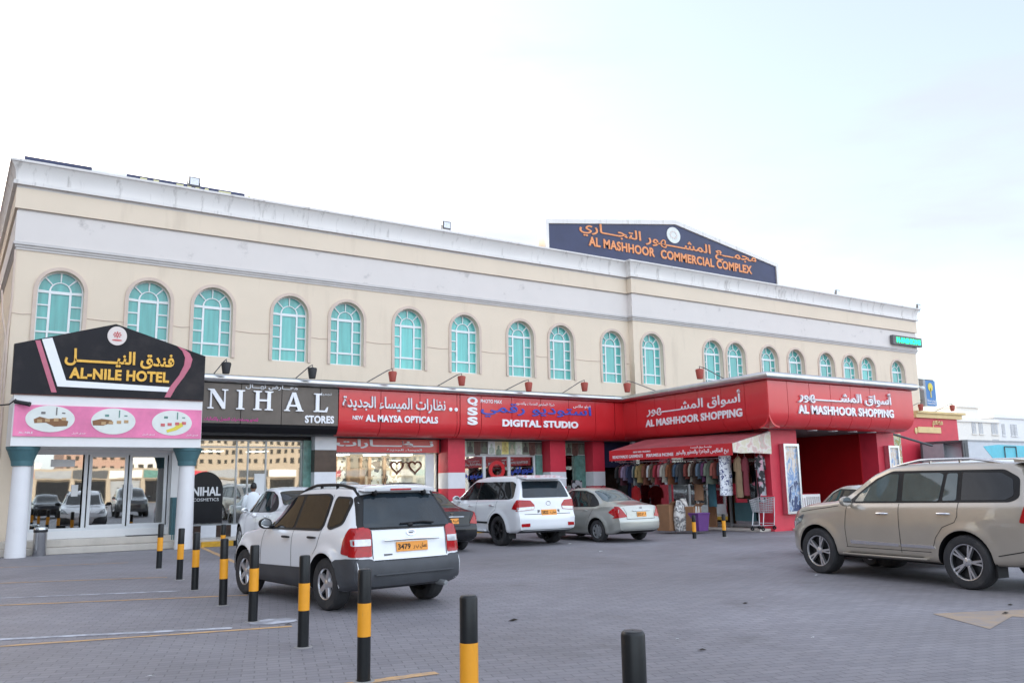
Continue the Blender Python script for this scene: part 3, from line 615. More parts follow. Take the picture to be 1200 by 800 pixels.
# hotel
HF = thing('shopfront', 'white framed hotel glass front with double doors behind two columns', 'shopfront', (3.8, 27, 0))
b = B(); b.box(1.85, 6.05, 26.98, 27.2, 2.72, 3.4); b.box(5.62, 6.05, 26.9, 27.3, .2, 2.74); b.box(1.85, 1.96, 26.96, 27.3, .2, 2.74); b.box(1.9, 5.65, 26.99, 27.3, .36, .56); obj('wall', b, M['fascia'], HF)
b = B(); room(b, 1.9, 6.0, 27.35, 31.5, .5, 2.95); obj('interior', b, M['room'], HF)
b = B(); b.box(2.0, 3.25, 27.06, 27.075, .60, 2.68); obj('pane', b, M['mirrorg'], HF)
b = B(); grid_frame(b, 2.0, 5.6, .59, 2.70, [3.34], [], 27.07, .045); obj('frame', b, M['alu'], HF)
for x0, x1, hx in ((3.42, 4.44, 4.36), (4.48, 5.52, 4.56)):
    b = B(); grid_frame(b, x0+.04, x1-.04, .66, 2.63, [], [], 27.06, .04); dr = obj('door', b, M['alu'], HF)
    b = B(); b.box(x0+.08, x1-.08, 27.055, 27.067, .70, 2.59); obj('pane', b, M['mirrorg'], dr)
    b = B(); b.tube([(hx, 27.0, 1.42), (hx, 26.95, 1.40), (hx, 26.95, 1.80), (hx, 27.0, 1.78)], .022); obj('handle', b, M['alu'], dr)
b = B(); b.box(2.45, 3.05, 27.03, 27.045, 2.32, 2.52); nb = obj('notice', b, M['paper'], HF)
b = B(); b.box(3.0, 3.17, 27.03, 27.045, 1.5, 1.82); obj('notice', b, M['paper'], HF)
b = B(); b.box(2.05, 3.0, 28.0, 28.4, .5, 1.5); obj('counter', b, M['marble'], HF)
# cosmetics
NF = thing('shopfront', 'wide reflecting cosmetics shop window with green marble jamb', 'shopfront', (8, 27.2, 0))
b = B(); b.box(6.0, 10.75, 27.2, 27.5, 3.16, 4.8); obj('lintel', b, M['black'], NF)
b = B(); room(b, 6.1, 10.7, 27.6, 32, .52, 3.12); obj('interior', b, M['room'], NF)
b = B(); b.box(6.1, 9.74, 27.33, 27.342, .56, 3.14); obj('pane', b, M['mirrorg'], NF)
b = B(); grid_frame(b, 6.1, 9.74, .56, 3.14, [7.62, 7.98, 8.55], [2.93], 27.33, .02); obj('frame', b, M['alud'], NF)
b = B(); b.box(8.2, 8.55, 27.30, 27.322, .58, 2.1); b.box(7.62, 8.55, 27.30, 27.32, 1.08, 1.11); b.box(7.62, 7.65, 27.29, 27.32, .58, 1.9); obj('door_rail', b, M['alu'], NF)
b = B(); b.box(9.74, 9.99, 27.14, 27.5, .2, 3.16); obj('jamb', b, M['greenmar'], NF)
b = B(); rw = [[b.vert(6.15+i*.45, y, z) for i in range(9)] for y, z in ((27.2, .2), (27.2, .55), (27.48, .55))]
for i in range(8):
    b.mi = i % 2
    for j in (0, 1): b.face([rw[j][i], rw[j][i+1], rw[j+1][i+1], rw[j+1][i]])
obj('plinth', b, [M['tileb'], M['tilew']], NF)
b = B(); cx = 6.70
me = curve_mesh([[(-.54, 0), (.54, 0)]+arc(0, 1.0, .54, 0, 180, 24, .55)], .01); b.add(me, 0, frame_mtx((cx, 27.31, .62), EAST, UP3)); dk = obj('decal', b, M['black'], NF)
text('NIHAL', M['lets'], dk, (6.33, 27.30, 1.44), .84, .27, .006, bold=.03); text('COSMETICS', M['lets'], dk, (6.36, 27.30, 1.28), .76, .09, .006)
panelight(NF, [(7.4, 29.4), (8.9, 29.4)], 0, 2.9)
b = B(); b.box(8.05, 8.62, 27.36, 27.37, 1.96, 2.36); obj('notice', b, M['paper'], NF)
b = B(); b.box(6.3, 10.4, 30.8, 31.4, .55, 2.4); obj('shelf', b, M['goods'], NF)
# tiled column between cosmetics and optician
TC = thing('tiled_column', 'white and brown tiled column between the cosmetics window and the optician', 'column', (10.35, 27, 0))
b = B(); b.box(9.99, 10.73, 26.82, 27.45, .2, 2.13); b.box(9.99, 10.73, 26.82, 27.45, 2.84, 3.30); obj('white_tiling', b, M['tilew'], TC)
b = B(); b.box(9.985, 10.735, 26.815, 27.45, 2.132, 2.838); obj('dark_tiling', b, M['tileb'], TC)
# optician
OF = thing('shopfront', 'bright optician window with shelves of spectacles and a heart sticker', 'shopfront', (12.8, 27.2, 0))
b = B(); b.box(10.735, 14.85, 27.25, 27.5, 2.80, 4.8); obj('lintel', b, M['blackmatt'], OF)
b = B(); b.box(10.77, 14.75, 27.16, 27.25, 2.79, 3.25); sb = obj('sign_board', b, M['red'], OF)
text('نـــظـــــارات', M['lets'], sb, (10.85, 27.16, 2.92), 3.65, .30, .03, bold=.03); text('الميساء الجديدة', M['letw'], sb, (12.7, 27.16, 2.83), 1.35, .09, .01, bold=.015)
b = B(); room(b, 10.78, 14.80, 27.55, 30.0, .52, 2.78); obj('interior', b, M['roomw'], OF)
b = B(); b.box(10.78, 14.30, 27.32, 27.332, .56, 2.76); obj('pane', b, M['glassc'], OF)
b = B(); grid_frame(b, 10.78, 14.30, .56, 2.76, [], [], 27.32, .03); b.box(14.33, 14.60, 27.28, 27.36, .5, 2.76); b.box(10.745, 14.85, 27.26, 27.5, .2, .54); obj('frame', b, M['alu'], OF)
b = B()
for x0, x1 in ((10.95, 11.5), (11.6, 12.0), (12.9, 13.4), (13.5, 14.2)): b.box(x0, x1, 29.1, 29.9, .55, 2.6)
obj('spectacle_shelf', b, M['frames'], OF)
b = B()
for x in (11.55, 12.05, 12.5, 12.85, 13.45): b.box(x-.05, x+.05, 28.9, 29.0, .55, 2.7)
b.box(12.1, 12.8, 29.2, 29.3, 1.0, 2.3); obj('display_post', b, M['card'], OF)
panelight(OF, [(11.45, 28.5), (12.8, 28.4), (13.9, 28.5)], 0, 2.77)
b = B()
for cx in (13.15, 13.85):
    for k in range(2): b.tube([(cx+(.25-.03*k)*math.sin(t)**3, 27.285, 2.30+(.245-.03*k)*(.8125*math.cos(t)-.3125*math.cos(2*t)-.125*math.cos(3*t)-.0625*math.cos(4*t))) for t in np.linspace(0, 2*math.pi, 30)], .022, 6)
b.tube([(13.38, 27.285, 2.42), (13.5, 27.285, 2.46), (13.62, 27.285, 2.42)], .02, 6); obj('sticker', b, M['rust'], OF)
me = curve_mesh([oval(0, 0, .5, .16)], .012); b = B(); b.add(me, 0, frame_mtx((13.3, 27.29, 1.50), EAST, UP3)); obj('sticker', b, M['pink'], OF)
# red pillars with white tile bands
for i, (x0, x1, lab) in enumerate(((14.87, 15.56, 'red square pillar between the optician and the photo studio'), (19.33, 20.06, 'red square pillar at the far end of the photo studio window'), (21.42, 22.0, 'red square pillar beside the navy bank machine entrance'))):
    P_ = thing('pillar', lab, 'pillar', ((x0+x1)/2, 27, 0), group='red pillars under the fascia')
    b = B(); b.box(x0, x1, 26.72, 27.45, 2.08, 3.30); b.box(x0, x1, 26.72, 27.45, .2, 1.52); obj('shaft', b, M['redpillar'], P_)
    b = B(); b.box(x0-.004, x1+.004, 26.716, 27.45, 1.522, 2.078); obj('tile_band', b, M['tilew'], P_)
# studio
TF = thing('shopfront', 'photo studio window with a big red Q sticker under a strip of portraits', 'shopfront', (17.4, 27.2, 0))
b = B(); b.box(15.5, 22.1, 27.27, 27.5, 3.24, 4.8); obj('lintel', b, M['blackmatt'], TF)
for x0, x1 in ((15.60, 19.28), (20.1, 21.38)):
    b = B(); b.box(x0, x1, 27.20, 27.26, 2.74, 3.24); st = obj('portrait_strip', b, M['ovalw'], TF); k = round((x1-x0)/.31)
    PC = [(.45, .50, .42), (.08, .07, .06), (.60, .50, .18), (.14, .16, .12), (.62, .62, .58), (.22, .28, .20), (.10, .05, .04), (.50, .46, .34)]
    for i in range(k):
        xa = x0+(x1-x0)*i/k; w_ = (x1-x0)/k; b = B(); b.box(xa+.004, xa+w_-.004, 27.192, 27.20, 2.755, 3.225); pic = obj('portrait', b, mat('portrait_backing', tuple(min(.8, 1.35*v) for v in PC[(i*3) % 8]), .5, var=.3, scale=6), st)
        h_ = 2.98+.06*math.sin(i*2.3); b = B(); b.ball((xa+w_*.5, 27.19, h_+.09), .05, .008, .07, 10); b.prism([(-.11, -.21), (.11, -.21), (.10, -.02), (.04, .03), (-.04, .03), (-.10, -.02)], (xa+w_*.5, 27.192, h_), EAST, UP3, .006); obj('figure', b, mat('portrait_figure', PC[(i*5+4) % 8], .5, var=.3, scale=8), pic)
b = B(); room(b, 15.6, 22.0, 27.6, 31.0, .52, 2.72); obj('interior', b, M['room'], TF)
b = B(); b.box(15.62, 19.0, 27.33, 27.342, .56, 2.70); b.box(20.1, 20.9, 27.33, 27.342, .56, 2.70); obj('pane', b, M['glass'], TF)
b = B(); grid_frame(b, 15.62, 19.0, .56, 2.72, [16.72, 17.82], [], 27.33, .055); b.box(15.6, 22.0, 27.28, 27.5, .2, .54); obj('frame', b, M['alu'], TF)
for x0, x1 in ((19.02, 19.3), (20.92, 21.4)): b = B(); b.box(x0, x1, 27.2, 27.4, .5, 2.74); obj('jamb', b, M['greenmar'], TF)
text('Q', M['red'], TF, (16.92, 27.31, 1.72), .72, .80, .012, bold=.03)
text('الاستوديو الرقمي', M['letblue'], TF, (17.92, 27.32, 1.95), 1.1, .34, .006, bold=.03); text('استوديو رقمي', M['letblue'], TF, (15.7, 27.32, 1.80), .95, .26, .006, bold=.02)
b = B(); b.box(15.75, 16.5, 28.6, 28.65, 1.0, 2.5); b.box(18.0, 18.9, 29.6, 29.65, .9, 2.4); b.box(20.1, 21.0, 29.2, 29.3, 1.4, 2.7); obj('backdrop_panel', b, M['roomw'], TF)
b = B(); b.box(16.0, 18.8, 29.9, 30.4, .6, 2.2); obj('shelf', b, M['goods'], TF)
# bank machine entrance
BF = thing('bank_entrance', 'dark doorway under a navy NBO board in the corner beside the awning', 'entrance', (23, 27.2, 0))
b = B(); b.box(22.0, 24.3, 27.2, 27.3, 2.25, 3.27); b.box(22.02, 22.24, 27.18, 27.35, .2, 2.25); b.box(23.7, 23.9, 27.18, 27.35, .2, 2.25); bo = obj('board', b, M['navy'], BF)
text('NBO', M['lets'], bo, (22.75, 27.2, 2.45), .8, .3, .015, bold=.01)
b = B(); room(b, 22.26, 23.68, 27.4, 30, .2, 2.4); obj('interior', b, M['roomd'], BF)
b = B(); b.box(22.3, 23.66, 27.9, 27.95, .2, 2.2); obj('door', b, M['tileb'], BF)

# ------------------------------------------------------------------ supermarket block
MB = thing('supermarket_block', 'red supermarket entrance block standing forward of the building with a deep red porch', 'building', (25.5, 22, 0))
for x0, x1, y0, y1 in ((22.42, 23.80, 18.8, 19.4), (28.27, 29.32, 18.8, 19.5)): b = B(); b.box(x0, x1, y0, y1, 0, 3.30); obj('pillar', b, M['redpillar'], MB)
b = B(); b.box(23.72, 23.80, 19.4, 24.9, .07, 3.27); b.box(28.22, 28.30, 19.5, 24.9, .07, 3.27); b.box(23.72, 28.30, 24.9, 25.0, .07, 3.27)
for x in (25.2, 26.7): b.box(x-.01, x+.01, 24.89, 24.9, .07, 3.27)
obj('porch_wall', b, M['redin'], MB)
b = B(); b.box(29.0, 29.3, 19.5, 27, 0, 3.27); b.box(23.6, 28.5, 25.2, 27, .1, 3.2); obj('wall', b, M['redpillar'], MB)
for x in (24.4, 25.5, 26.6, 27.7):
    b = B(); b.cyl((x, 18.6, 3.245), (x, 18.6, 3.275), .16, n=20); obj('downlight', b, M['alu'], MB)
def lightbox(name, label, x0, x1, z0, z1, y):
    t = thing(name, label, 'poster', ((x0+x1)/2, y, z0), group='framed posters on the entrance pillars')
    b = B(); b.box(x0, x1, y-.03, y+.08, z0, z1); obj('picture', b, M['poster'], t)
    b = B(); s = .08
    for q in ((x0-s, x1+s, z0-s, z0), (x0-s, x1+s, z1, z1+s), (x0-s, x0, z0, z1), (x1, x1+s, z0, z1)): b.box(q[0], q[1], y-.09, y+.10, q[2], q[3])
    obj('frame', b, M['steel'], t)
lightbox('poster_frame', 'tall silver framed poster on the red pillar beside the shopping trolley', 22.95, 23.55, .62, 2.72, 18.68)
lightbox('poster_frame', 'tall silver framed poster on the red pillar on the truck side of the porch', 28.72, 29.22, .62, 2.72, 18.68)
# display window on the block's side
DW = thing('display_window', 'clothes shop window and glass door on the side of the red block under the awning', 'shopfront', (22.4, 22.5, 0))
b = B(); b.box(23.55, 23.62, 19.45, 25.6, .1, 3.2); b.box(22.4, 23.6, 25.55, 25.62, .1, 3.2); obj('interior', b, M['roomd'], DW)
b = B(); b.box(22.50, 22.512, 20.75, 25.5, .3, 3.15); b.box(22.50, 22.512, 19.45, 20.6, .2, 3.15); obj('pane', b, M['glass'], DW)
b = B()
for y in (19.44, 20.67, 22.2, 23.6, 25.5): b.box(22.46, 22.55, y-.035, y+.035, .09, 3.2)
for z in (.2, 1.35): b.box(22.47, 22.54, 20.7, 22.2, z-.03, z+.03)
b.box(22.47, 22.54, 19.5, 25.5, .12, .2); obj('frame', b, M['alud'], DW)
b = B()
for y0, y1, z1 in ((22.4, 23.4, 1.5), (23.7, 25.3, 1.9), (19.6, 20.5, 1.1), (20.9, 22.0, 1.0)): b.box(23.0, 23.5, y0, y1, .2, z1)
obj('goods_shelf', b, M['goods'], DW)
b = B(); b.box(23.4, 23.5, 19.6, 20.5, 1.5, 3.0); obj('backdrop_panel', b, M['tan'], DW)
for y0, y1, z0, z1, m in ((21.25, 21.55, 1.55, 1.95, 'pink'), (20.85, 21.15, 1.5, 1.95, 'paper'), (24.2, 24.7, 1.5, 2.0, 'boxgrey')):
    b = B(); b.box(22.47, 22.49, y0, y1, z0, z1); obj('notice', b, M[m], DW)
b = B(); b.box(22.44, 22.455, 19.55, 20.45, .3, .9); ds = obj('decal', b, M['capital'], DW)

# ------------------------------------------------------------------ hotel porch, sign and banner
HY = 25.2
HP = thing('hotel_porch', 'white hotel porch on two round columns with stepped teal capitals', 'porch', (3.65, 26, 0))
b = B(); b.box(1.34, 6.02, HY+.03, 27.19, 3.92, 4.13); b.box(1.34, 6.02, HY+.03, 27.18, 2.80, 3.92); obj('fascia', b, M['fascia'], HP)
for cx in (1.66, 5.76):
    b = B(); b.lathe([(.245, .0), (.245, .12), (.225, .14), (.21, 2.32)], (cx, HY+.42, 0), n=28); cc = obj('column', b, M['col'], HP, smooth=40)
    b = B(); b.lathe([(.215, 2.30), (.25, 2.31), (.27, 2.50), (.27, 2.53), (.30, 2.55), (.315, 2.62), (.34, 2.64), (.36, 2.70), (.385, 2.72), (.40, 2.797)], (cx, HY+.42, 0), n=16); obj('capital', b, M['capital'], cc, smooth=25)
HS = thing('hotel_sign', 'black gabled sign with golden AL-NILE HOTEL lettering above the porch', 'sign', (3.65, HY, 4.13))
me = curve_mesh([[(1.27, 4.13), (6.04, 4.13), (6.04, 5.42), (3.63, 6.15), (1.25, 5.42)]], .22); b = B(); b.add(me, 0, frame_mtx((0, HY+.11, 0), EAST, UP3)); obj('panel', b, M['signblk'], HS)
zp = lambda x, y: tuple(FY(10+x/5.106, 375+y/5.106, HY-.005)[i] for i in (0, 2))
def overlay(pts, m, name, dz): plate(name, [[zp(*p) for p in pts]], .012, (0, HY-dz, 0), EAST, UP3, m, HS)
overlay([(200, 114), (262, 105), (345, 360), (980, 402), (962, 430), (292, 396)], M['letw'], 'white_stripe', .008)
overlay([(160, 122), (190, 120), (288, 432), (256, 432)], M['pink'], 'pink_stripe', .008)
overlay([(1008, 155), (1050, 172), (1085, 200), (1100, 235), (1088, 280), (1050, 340), (1000, 405), (968, 462), (932, 462), (965, 400), (1020, 330), (1050, 270), (1056, 225), (1040, 185)], M['pink'], 'pink_curve', .012)
x0, z0 = zp(362, 325); x1, z1 = zp(962, 290)
lw = x1-x0
text('AL-NILE HOTEL', M['letgold'], HS, (x0, HY, 4.59), lw, .30, .05, bold=.042, spacing=1.06)
x0, _ = zp(335, 240); x1, _ = zp(990, 240)
text('فندق النيــــــــل', M['letgold'], HS, (x0, HY, 4.93), x1-x0, .47, .05, bold=.03)
cx, cz = zp(650, 95)
b = B(); me = curve_mesh([oval(cx, cz, .245, .26)], .03); b.add(me, 0, frame_mtx((0, HY-.015, 0), EAST, UP3)); em = obj('emblem', b, M['emb'], HS)
b = B(); me = curve_mesh([oval(cx, cz+.03, .05, .05, 12), oval(cx, cz+.03, .02, .02, 8)]+[], .008); b.add(me, 0, frame_mtx((0, HY-.034, 0), EAST, UP3))
for k in range(8):
    a = k*math.pi/4; me = curve_mesh([oval(cx+.085*math.cos(a), cz+.03+.07*math.sin(a), .022, .022, 8)], .008); b.add(me, 0, frame_mtx((0, HY-.034, 0), EAST, UP3))
me = curve_mesh([oval(cx, cz-.12, .13, .025, 16)], .008); b.add(me, 0, frame_mtx((0, HY-.034, 0), EAST, UP3)); obj('motif', b, M['embr'], em)
b = B(); b.box(1.3, 6.01, HY-.010, HY+.02, 4.116, 4.132); obj('rust_edge', b, M['rust'], HS)
BN = thing('banner', 'pink printed banner with three oval pictures below the hotel sign', 'banner', (3.65, HY, 3.03))
b = B(); b.box(1.37, 6.0, HY-.01, HY+.028, 3.05, 3.86); obj('sheet', b, M['banner'], BN)
for i, (zx, zy, rx, rz_) in enumerate(((250, 590, .57, .345), (628, 605, .55, .35), (978, 615, .53, .345))):
    cx, cz = zp(zx, zy)
    me = curve_mesh([oval(cx, cz, rx, rz_)], .012); b = B(); b.add(me, 0, frame_mtx((0, HY-.016, 0), EAST, UP3)); ov = obj('oval_picture', b, M['ovalw'], BN)
    b = B(); fr = lambda y=.024: frame_mtx((0, HY-y, 0), EAST, UP3)
    shp = ([(-.38, -.02), (-.25, .05), (-.05, 0), (.2, .02), (.42, -.05), (.40, -.18), (.1, -.2), (-.1, -.1), (-.36, -.12)], [(-.52, .0), (-.3, .06), (-.05, .03), (-.02, -.03), (-.25, -.12), (-.5, -.12)], [(-.15, -.20), (.05, -.12), (.18, .0), (.28, .02), (.3, -.08), (.12, -.2), (-.12, -.27)])[i]
    me = curve_mesh([[(cx+a, cz+c_) for a, c_ in shp]], .006); b.add(me, 0, fr()); obj('furniture_print', b, M['card'] if i < 2 else M['yel2'], ov); b = B(); [b.box(cx+a, cx+a+.11, HY-.030, HY-.0245, cz-.10+.02*k, cz-.02+.02*k) for k, a in enumerate((-.30, -.12, .08, .26))]; obj('cushion_print', b, M['tanold'] if i < 2 else M['embr'], ov)
    b = B()
    for a, c_, w, h in ((-.22, .12, .10, .06), (.12, .10, .03, .2), (.26, .14, .08, .03)): b.box(cx+a, cx+a+w, HY-.028, HY-.02, cz+c_, cz+c_+h)
    obj('wall_print', b, M['greenmar'] if i else M['room'], ov)
for x in (1.50, 2.72, 4.45, 5.6): text('فندق النيل' if x > 2 else 'AL-NILE', M['letw'], BN, (x, HY-.01, 3.12), .32, .05, .006)
b = B(); b.tube([(.95, HY+.5, 3.85), (1.25, HY+.1, 3.86), (1.38, HY-.06, 3.98)], .02, 6); b.cyl((1.36, HY-.02, 3.93), (1.66, HY-.18, 3.86), .05, .055, 12); b.cyl((1.66, HY-.18, 3.86), (1.70, HY-.2, 3.85), .06, n=12)
tag(obj('security_camera', b, M['blackmatt']), 'small black security camera under the black hotel sign', 'camera')
b = B(); b.lathe([(.15, 0), (.16, .02), (.16, .62), (.165, .64), (.165, .70), (.15, .72), (.05, .73)], (2.22, 25.85, .0), n=24)
DB = thing('dustbin', 'stainless steel cylinder dustbin beside the white hotel column', 'bin', (2.22, 25.85, 0)); obj('body', b, M['steel'], DB, smooth=40)
b = B(); b.lathe([(.163, .60), (.17, .61), (.17, .66), (.163, .67)], (2.22, 25.85, 0), n=24, ring=True); obj('rim', b, M['blackmatt'], DB, smooth=40)
b = B(); b.box(5.58, 5.86, 26.46, 26.74, .17, 1.42, .02)
for i in range(5): b.box(5.60+i*.055, 5.63+i*.055, 26.445, 26.459, .22, 1.36)
tag(obj('litter_box', b, M['capital']), 'tall dark teal box behind the hotel column by the door', 'box')
b = B(); b.box(4.45, 5.45, 26.50, 26.95, .361, .376, .004); tag(obj('door_mat', b, M['blackmatt']), 'black door mat on the hotel step', 'mat')

# ------------------------------------------------------------------ roof sign, floodlights, LED board
RS = thing('roof_sign', 'navy gabled sign with orange AL MASHHOOR COMMERCIAL COMPLEX on the roof', 'sign', (27.2, 27.6, 11.0))
RP = [(19.98, 11.0), (34.38, 11.0), (34.38, 12.34), (27.35, 13.50), (19.98, 12.38)]
me = curve_mesh([RP], .5); b = B(); b.add(me, 0, frame_mtx((0, 27.86, 0), EAST, UP3)); obj('block', b, M['wall'], RS)
ins = [(20.14, 11.0), (34.22, 11.0), (34.22, 12.23), (27.35, 13.34), (20.14, 12.26)]
plate('face', [ins], .02, (0, 27.60, 0), EAST, UP3, M['navy'], RS)
bd = [(19.96, 11.0), (20.12, 11.0), (20.12, 12.27), (27.35, 13.36), (34.24, 12.24), (34.24, 11.0), (34.40, 11.0), (34.40, 12.38), (27.35, 13.56), (19.96, 12.42)]
plate('border', [bd], .10, (0, 27.58, 0), EAST, UP3, M['crown'], RS)
fx = lambda u, v: FY(u, v, 27.59)
for s_, u0, u1 in (('AL MASHHOOR', 690, 768), ('COMMERCIAL COMPLEX', 774, 881)):
    text(s_, M['letor'], RS, (fx(u0, 300).x, 27.59, 11.62), fx(u1, 320).x-fx(u0, 300).x, .42, .03, bold=.035, spacing=1.06)
text('مجمـــع المشــــهور التجـــاري', M['letor'], RS, (fx(679, 280).x, 27.59, 12.02), fx(886, 310).x-fx(679, 280).x, .68, .03, bold=.016)
b = B(); me = curve_mesh([oval(27.25, 12.83, .42, .38)], .03); b.add(me, 0, frame_mtx((0, 27.575, 0), EAST, UP3)); em = obj('emblem', b, M['ovalw'], RS)
b = B()
for k in range(10): a = k*math.pi/5; me = curve_mesh([oval(27.25+.2*math.cos(a), 12.85+.16*math.sin(a), .05, .05, 8)], .01); b.add(me, 0, frame_mtx((0, 27.55, 0), EAST, UP3))
obj('motif', b, M['emb'], em)
KS = thing('roof_board', 'thin navy letter board peeping over the parapet at the hotel end', 'sign', (4, 28.2, 11))
p0, p1 = FY(29, 183.5, 28.2), FY(287, 222.5, 28.2); KT = (p0.z+p1.z)/2-.05
b = B(); b.box(p0.x, 3.1, 28.2, 28.26, 11.0, KT); b.box(4.1, p1.x, 28.2, 28.26, 11.0, KT-.02); obj('panel', b, M['navy'], KS)
b = B(); b.box(3.1, 4.1, 28.2, 28.26, 11.0, KT-.03); obj('pale_panel', b, M['letw'], KS)
b = B()
for x, w in ((4.5, .2), (4.9, .16), (5.6, .22), (5.95, .12), (6.2, .15), (6.5, .12), (6.95, .4), (7.9, .1)): b.box(x, x+w, 28.17, 28.198, KT-.4, KT-.07)
obj('lettering', b, M['letor2'], KS)
def flood(px, py, label, tilt=.0):
    p = FY(px, py, 27.1); t = thing('floodlight', label, 'floodlight', (p.x, 27.1, 11.1), group='floodlights on the parapet')
    z = 10.98; b = B(); b.box(p.x-.17, p.x+.17, 26.98, 27.08, z+.10, z+.40, .015); obj('housing', b, M['greyplastic'], t)
    b = B(); b.box(p.x-.13, p.x+.13, 26.965, 26.978, z+.14, z+.36); obj('lens', b, M['lens'], t)
    b = B(); b.tube([(p.x-.19, 27.05, z+.25), (p.x-.19, 27.1, z), (p.x+.19, 27.1, z), (p.x+.19, 27.05, z+.25)], .015, 6); obj('bracket', b, M['greyplastic'], t)
flood(227, 211, 'square floodlight on the parapet beside the thin navy letter board')
flood(522, 259, 'square floodlight alone on the middle of the parapet before the navy roof sign')
flood(980, 345, 'square floodlight on the parapet just past the navy roof sign')
flood(1075, 361, 'square floodlight on the end corner of the parapet above the green LED board')
LS = thing('led_board', 'black LED board with green running letters on the far end of the facade', 'sign', (43.5, 26.7, 8.8))
b = B(); b.box(42.3, 45.0, 26.62, 26.79, 8.78, 9.28); obj('case', b, M['greyplastic'], LS)
text('H-FASHIONS', M['led'], LS, (42.62, 26.618, 8.88), 2.25, .30, .008, bold=.05)

# ------------------------------------------------------------------ lamps on the canopy
def sign_lamp(u, v, label, m, base, hood_y=None, kind='red'):
    """hood hangs at the pixel's sight line on a plane half a metre off the fascia"""
    Y = 25.55 if hood_y is None else hood_y; p = FY(u, v, Y); t = thing('sign_lamp', label, 'lamp', tuple(p), group='%s lamps along the canopy' % kind)
    q = V(base(p)); b = B(); b.tube([q, q+(p+V((0, 0, .22))-q)*.8+V((0, 0, .06)), p+V((0, 0, .26)), p+V((0, 0, .17))], .017, 6); obj('arm', b, M['greyplastic'], t)
    b = B(); b.lathe([(.04, .18), (.13, .16), (.145, .12), (.10, -.17), (.085, -.17), (.08, -.10)], tuple(p), n=20); obj('hood', b, m, t, smooth=40)
bl = lambda dx: (lambda p: (p.x+dx, 26.05, 5.0))
sign_lamp(265, 431, 'black sign lamp above the first serif letters of the bronze sign', M['blackmatt'], bl(-.25), kind='black')
sign_lamp(366, 437, 'black sign lamp above the last serif letter of the bronze sign', M['blackmatt'], bl(-.4), kind='black')
for u, v, t_ in ((460, 441, 'over the optician letters'), (541, 446, 'over the stacked letters QSS'), (619.5, 453, 'over the middle of the blue Arabic letters'), (685, 453, 'over the last of the blue Arabic letters')):
    sign_lamp(u, v, 'red sign lamp on a bent arm '+t_, M['lampred'], bl(-.75))
sign_lamp(735, 454, 'red sign lamp at the inner corner where the fascias meet', M['lampred'], lambda p: (22.35, 23.9, 5.02), 24.3)
sign_lamp(820, 438, 'red sign lamp above the side fascia near its outer end', M['lampred'], lambda p: (21.85, 20.0, 5.02), 20.4)
sign_lamp(1079, 477, 'red flared lamp over the small gold lettered shop, nearer the pipe end', M['lampred'], lambda p: (p.x-.9, 26.9, 5.15), 26.3)
sign_lamp(1116, 478, 'red flared lamp over the small gold lettered shop, nearer the villas', M['lampred'], lambda p: (p.x-1.4, 26.9, 5.05), 26.3)
b = B(); p = FY(1081, 455, 17.9); b.ball(p, .09, .09, .09); b.tube([p+V((0, 0, .02)), p+V((-.25, .1, .1))], .03, 6); tag(obj('security_camera', b, M['ovalw']), 'white dome security camera on the end of the canopy pipe', 'camera')

# ------------------------------------------------------------------ awning and what hangs there
AY0, AY1, AXF, AXB = 24.75, 18.75, 20.62, 22.42
AW = thing('awning', 'faded red cloth awning with white printed valance over the clothes window', 'awning', (21.5, 22, 2.4))
b = B(); ny = 24; nx = 8; gr = []
for i in range(ny+1):
    y = AY0+(AY1-AY0)*i/ny; gr.append([b.vert(AXF+(AXB-AXF)*k/nx, y, 2.79+.45*k/nx-.05*math.sin(math.pi*k/nx)*abs(math.sin(math.pi*3*i/ny))) for k in range(nx+1)])
for i in range(ny):
    for k in range(nx): b.face([gr[i][k], gr[i+1][k], gr[i+1][k+1], gr[i][k+1]])
bmesh.ops.solidify(b.bm, geom=list(b.bm.faces), thickness=.015); obj('cloth', b, M['awn'], AW, smooth=60)
b = B(); b.box(AXF-.012, AXF+.008, AY1, AY0, 2.42, 2.80); vl = obj('valance', b, M['awnred'], AW)
AU = V((0, -1, 0))
text('READYMADE GARMENTS', M['letw'], vl, (AXF-.012, 24.55, 2.50), 1.65, .11, .006, U=AU, bold=.02); text('PERFUMES & INCENSE', M['letw'], vl, (AXF-.012, 22.72, 2.50), 1.35, .11, .006, U=AU, bold=.02)
text('NEW RED TRADING', M['letw'], vl, (AXF-.012, 23.4, 2.67), .9, .055, .006, U=AU, bold=.02); text('مؤسسة بروق المتحدة', M['letw'], vl, (AXF-.012, 20.55, 2.68), .95, .09, .006, U=AU, bold=.012)
text('بيع الملابس الجاهزة والعطور والبخور', M['letw'], vl, (AXF-.012, 21.25, 2.47), 2.35, .20, .006, U=AU, bold=.012)
b = B(); [b.tube([(AXF+.03, y, 2.78), (AXB, y, 3.2)], .02, 6) for y in (24.7, 22.7, 20.7, 18.8)]; b.tube([(AXF+.02, AY0, 2.78), (AXF+.02, AY1, 2.78)], .02, 6); obj('frame', b, M['wire'], AW)
me = curve_mesh([[(0, 2.52), (.35, 2.48), (.9, 2.5), (1.8, 2.47), (1.8, 3.2), (0, 2.79)]], .015); b = B(); b.add(me, 0, frame_mtx((AXF, AY1-.02, 0), EAST, UP3)); obj('side_cloth', b, M['palepic'], AW)
b = B(); b.tube([(20.95, 24.6, 2.36), (20.95, 19.3, 2.36)], .016, 6)
for y in (24.5, 22.0, 19.4): b.tube([(20.95, y, 2.36), (20.95, y, 2.86)], .01, 6)
tag(obj('clothes_rail', b, M['wire']), 'steel rail under the awning that the clothes hang from', 'rail')
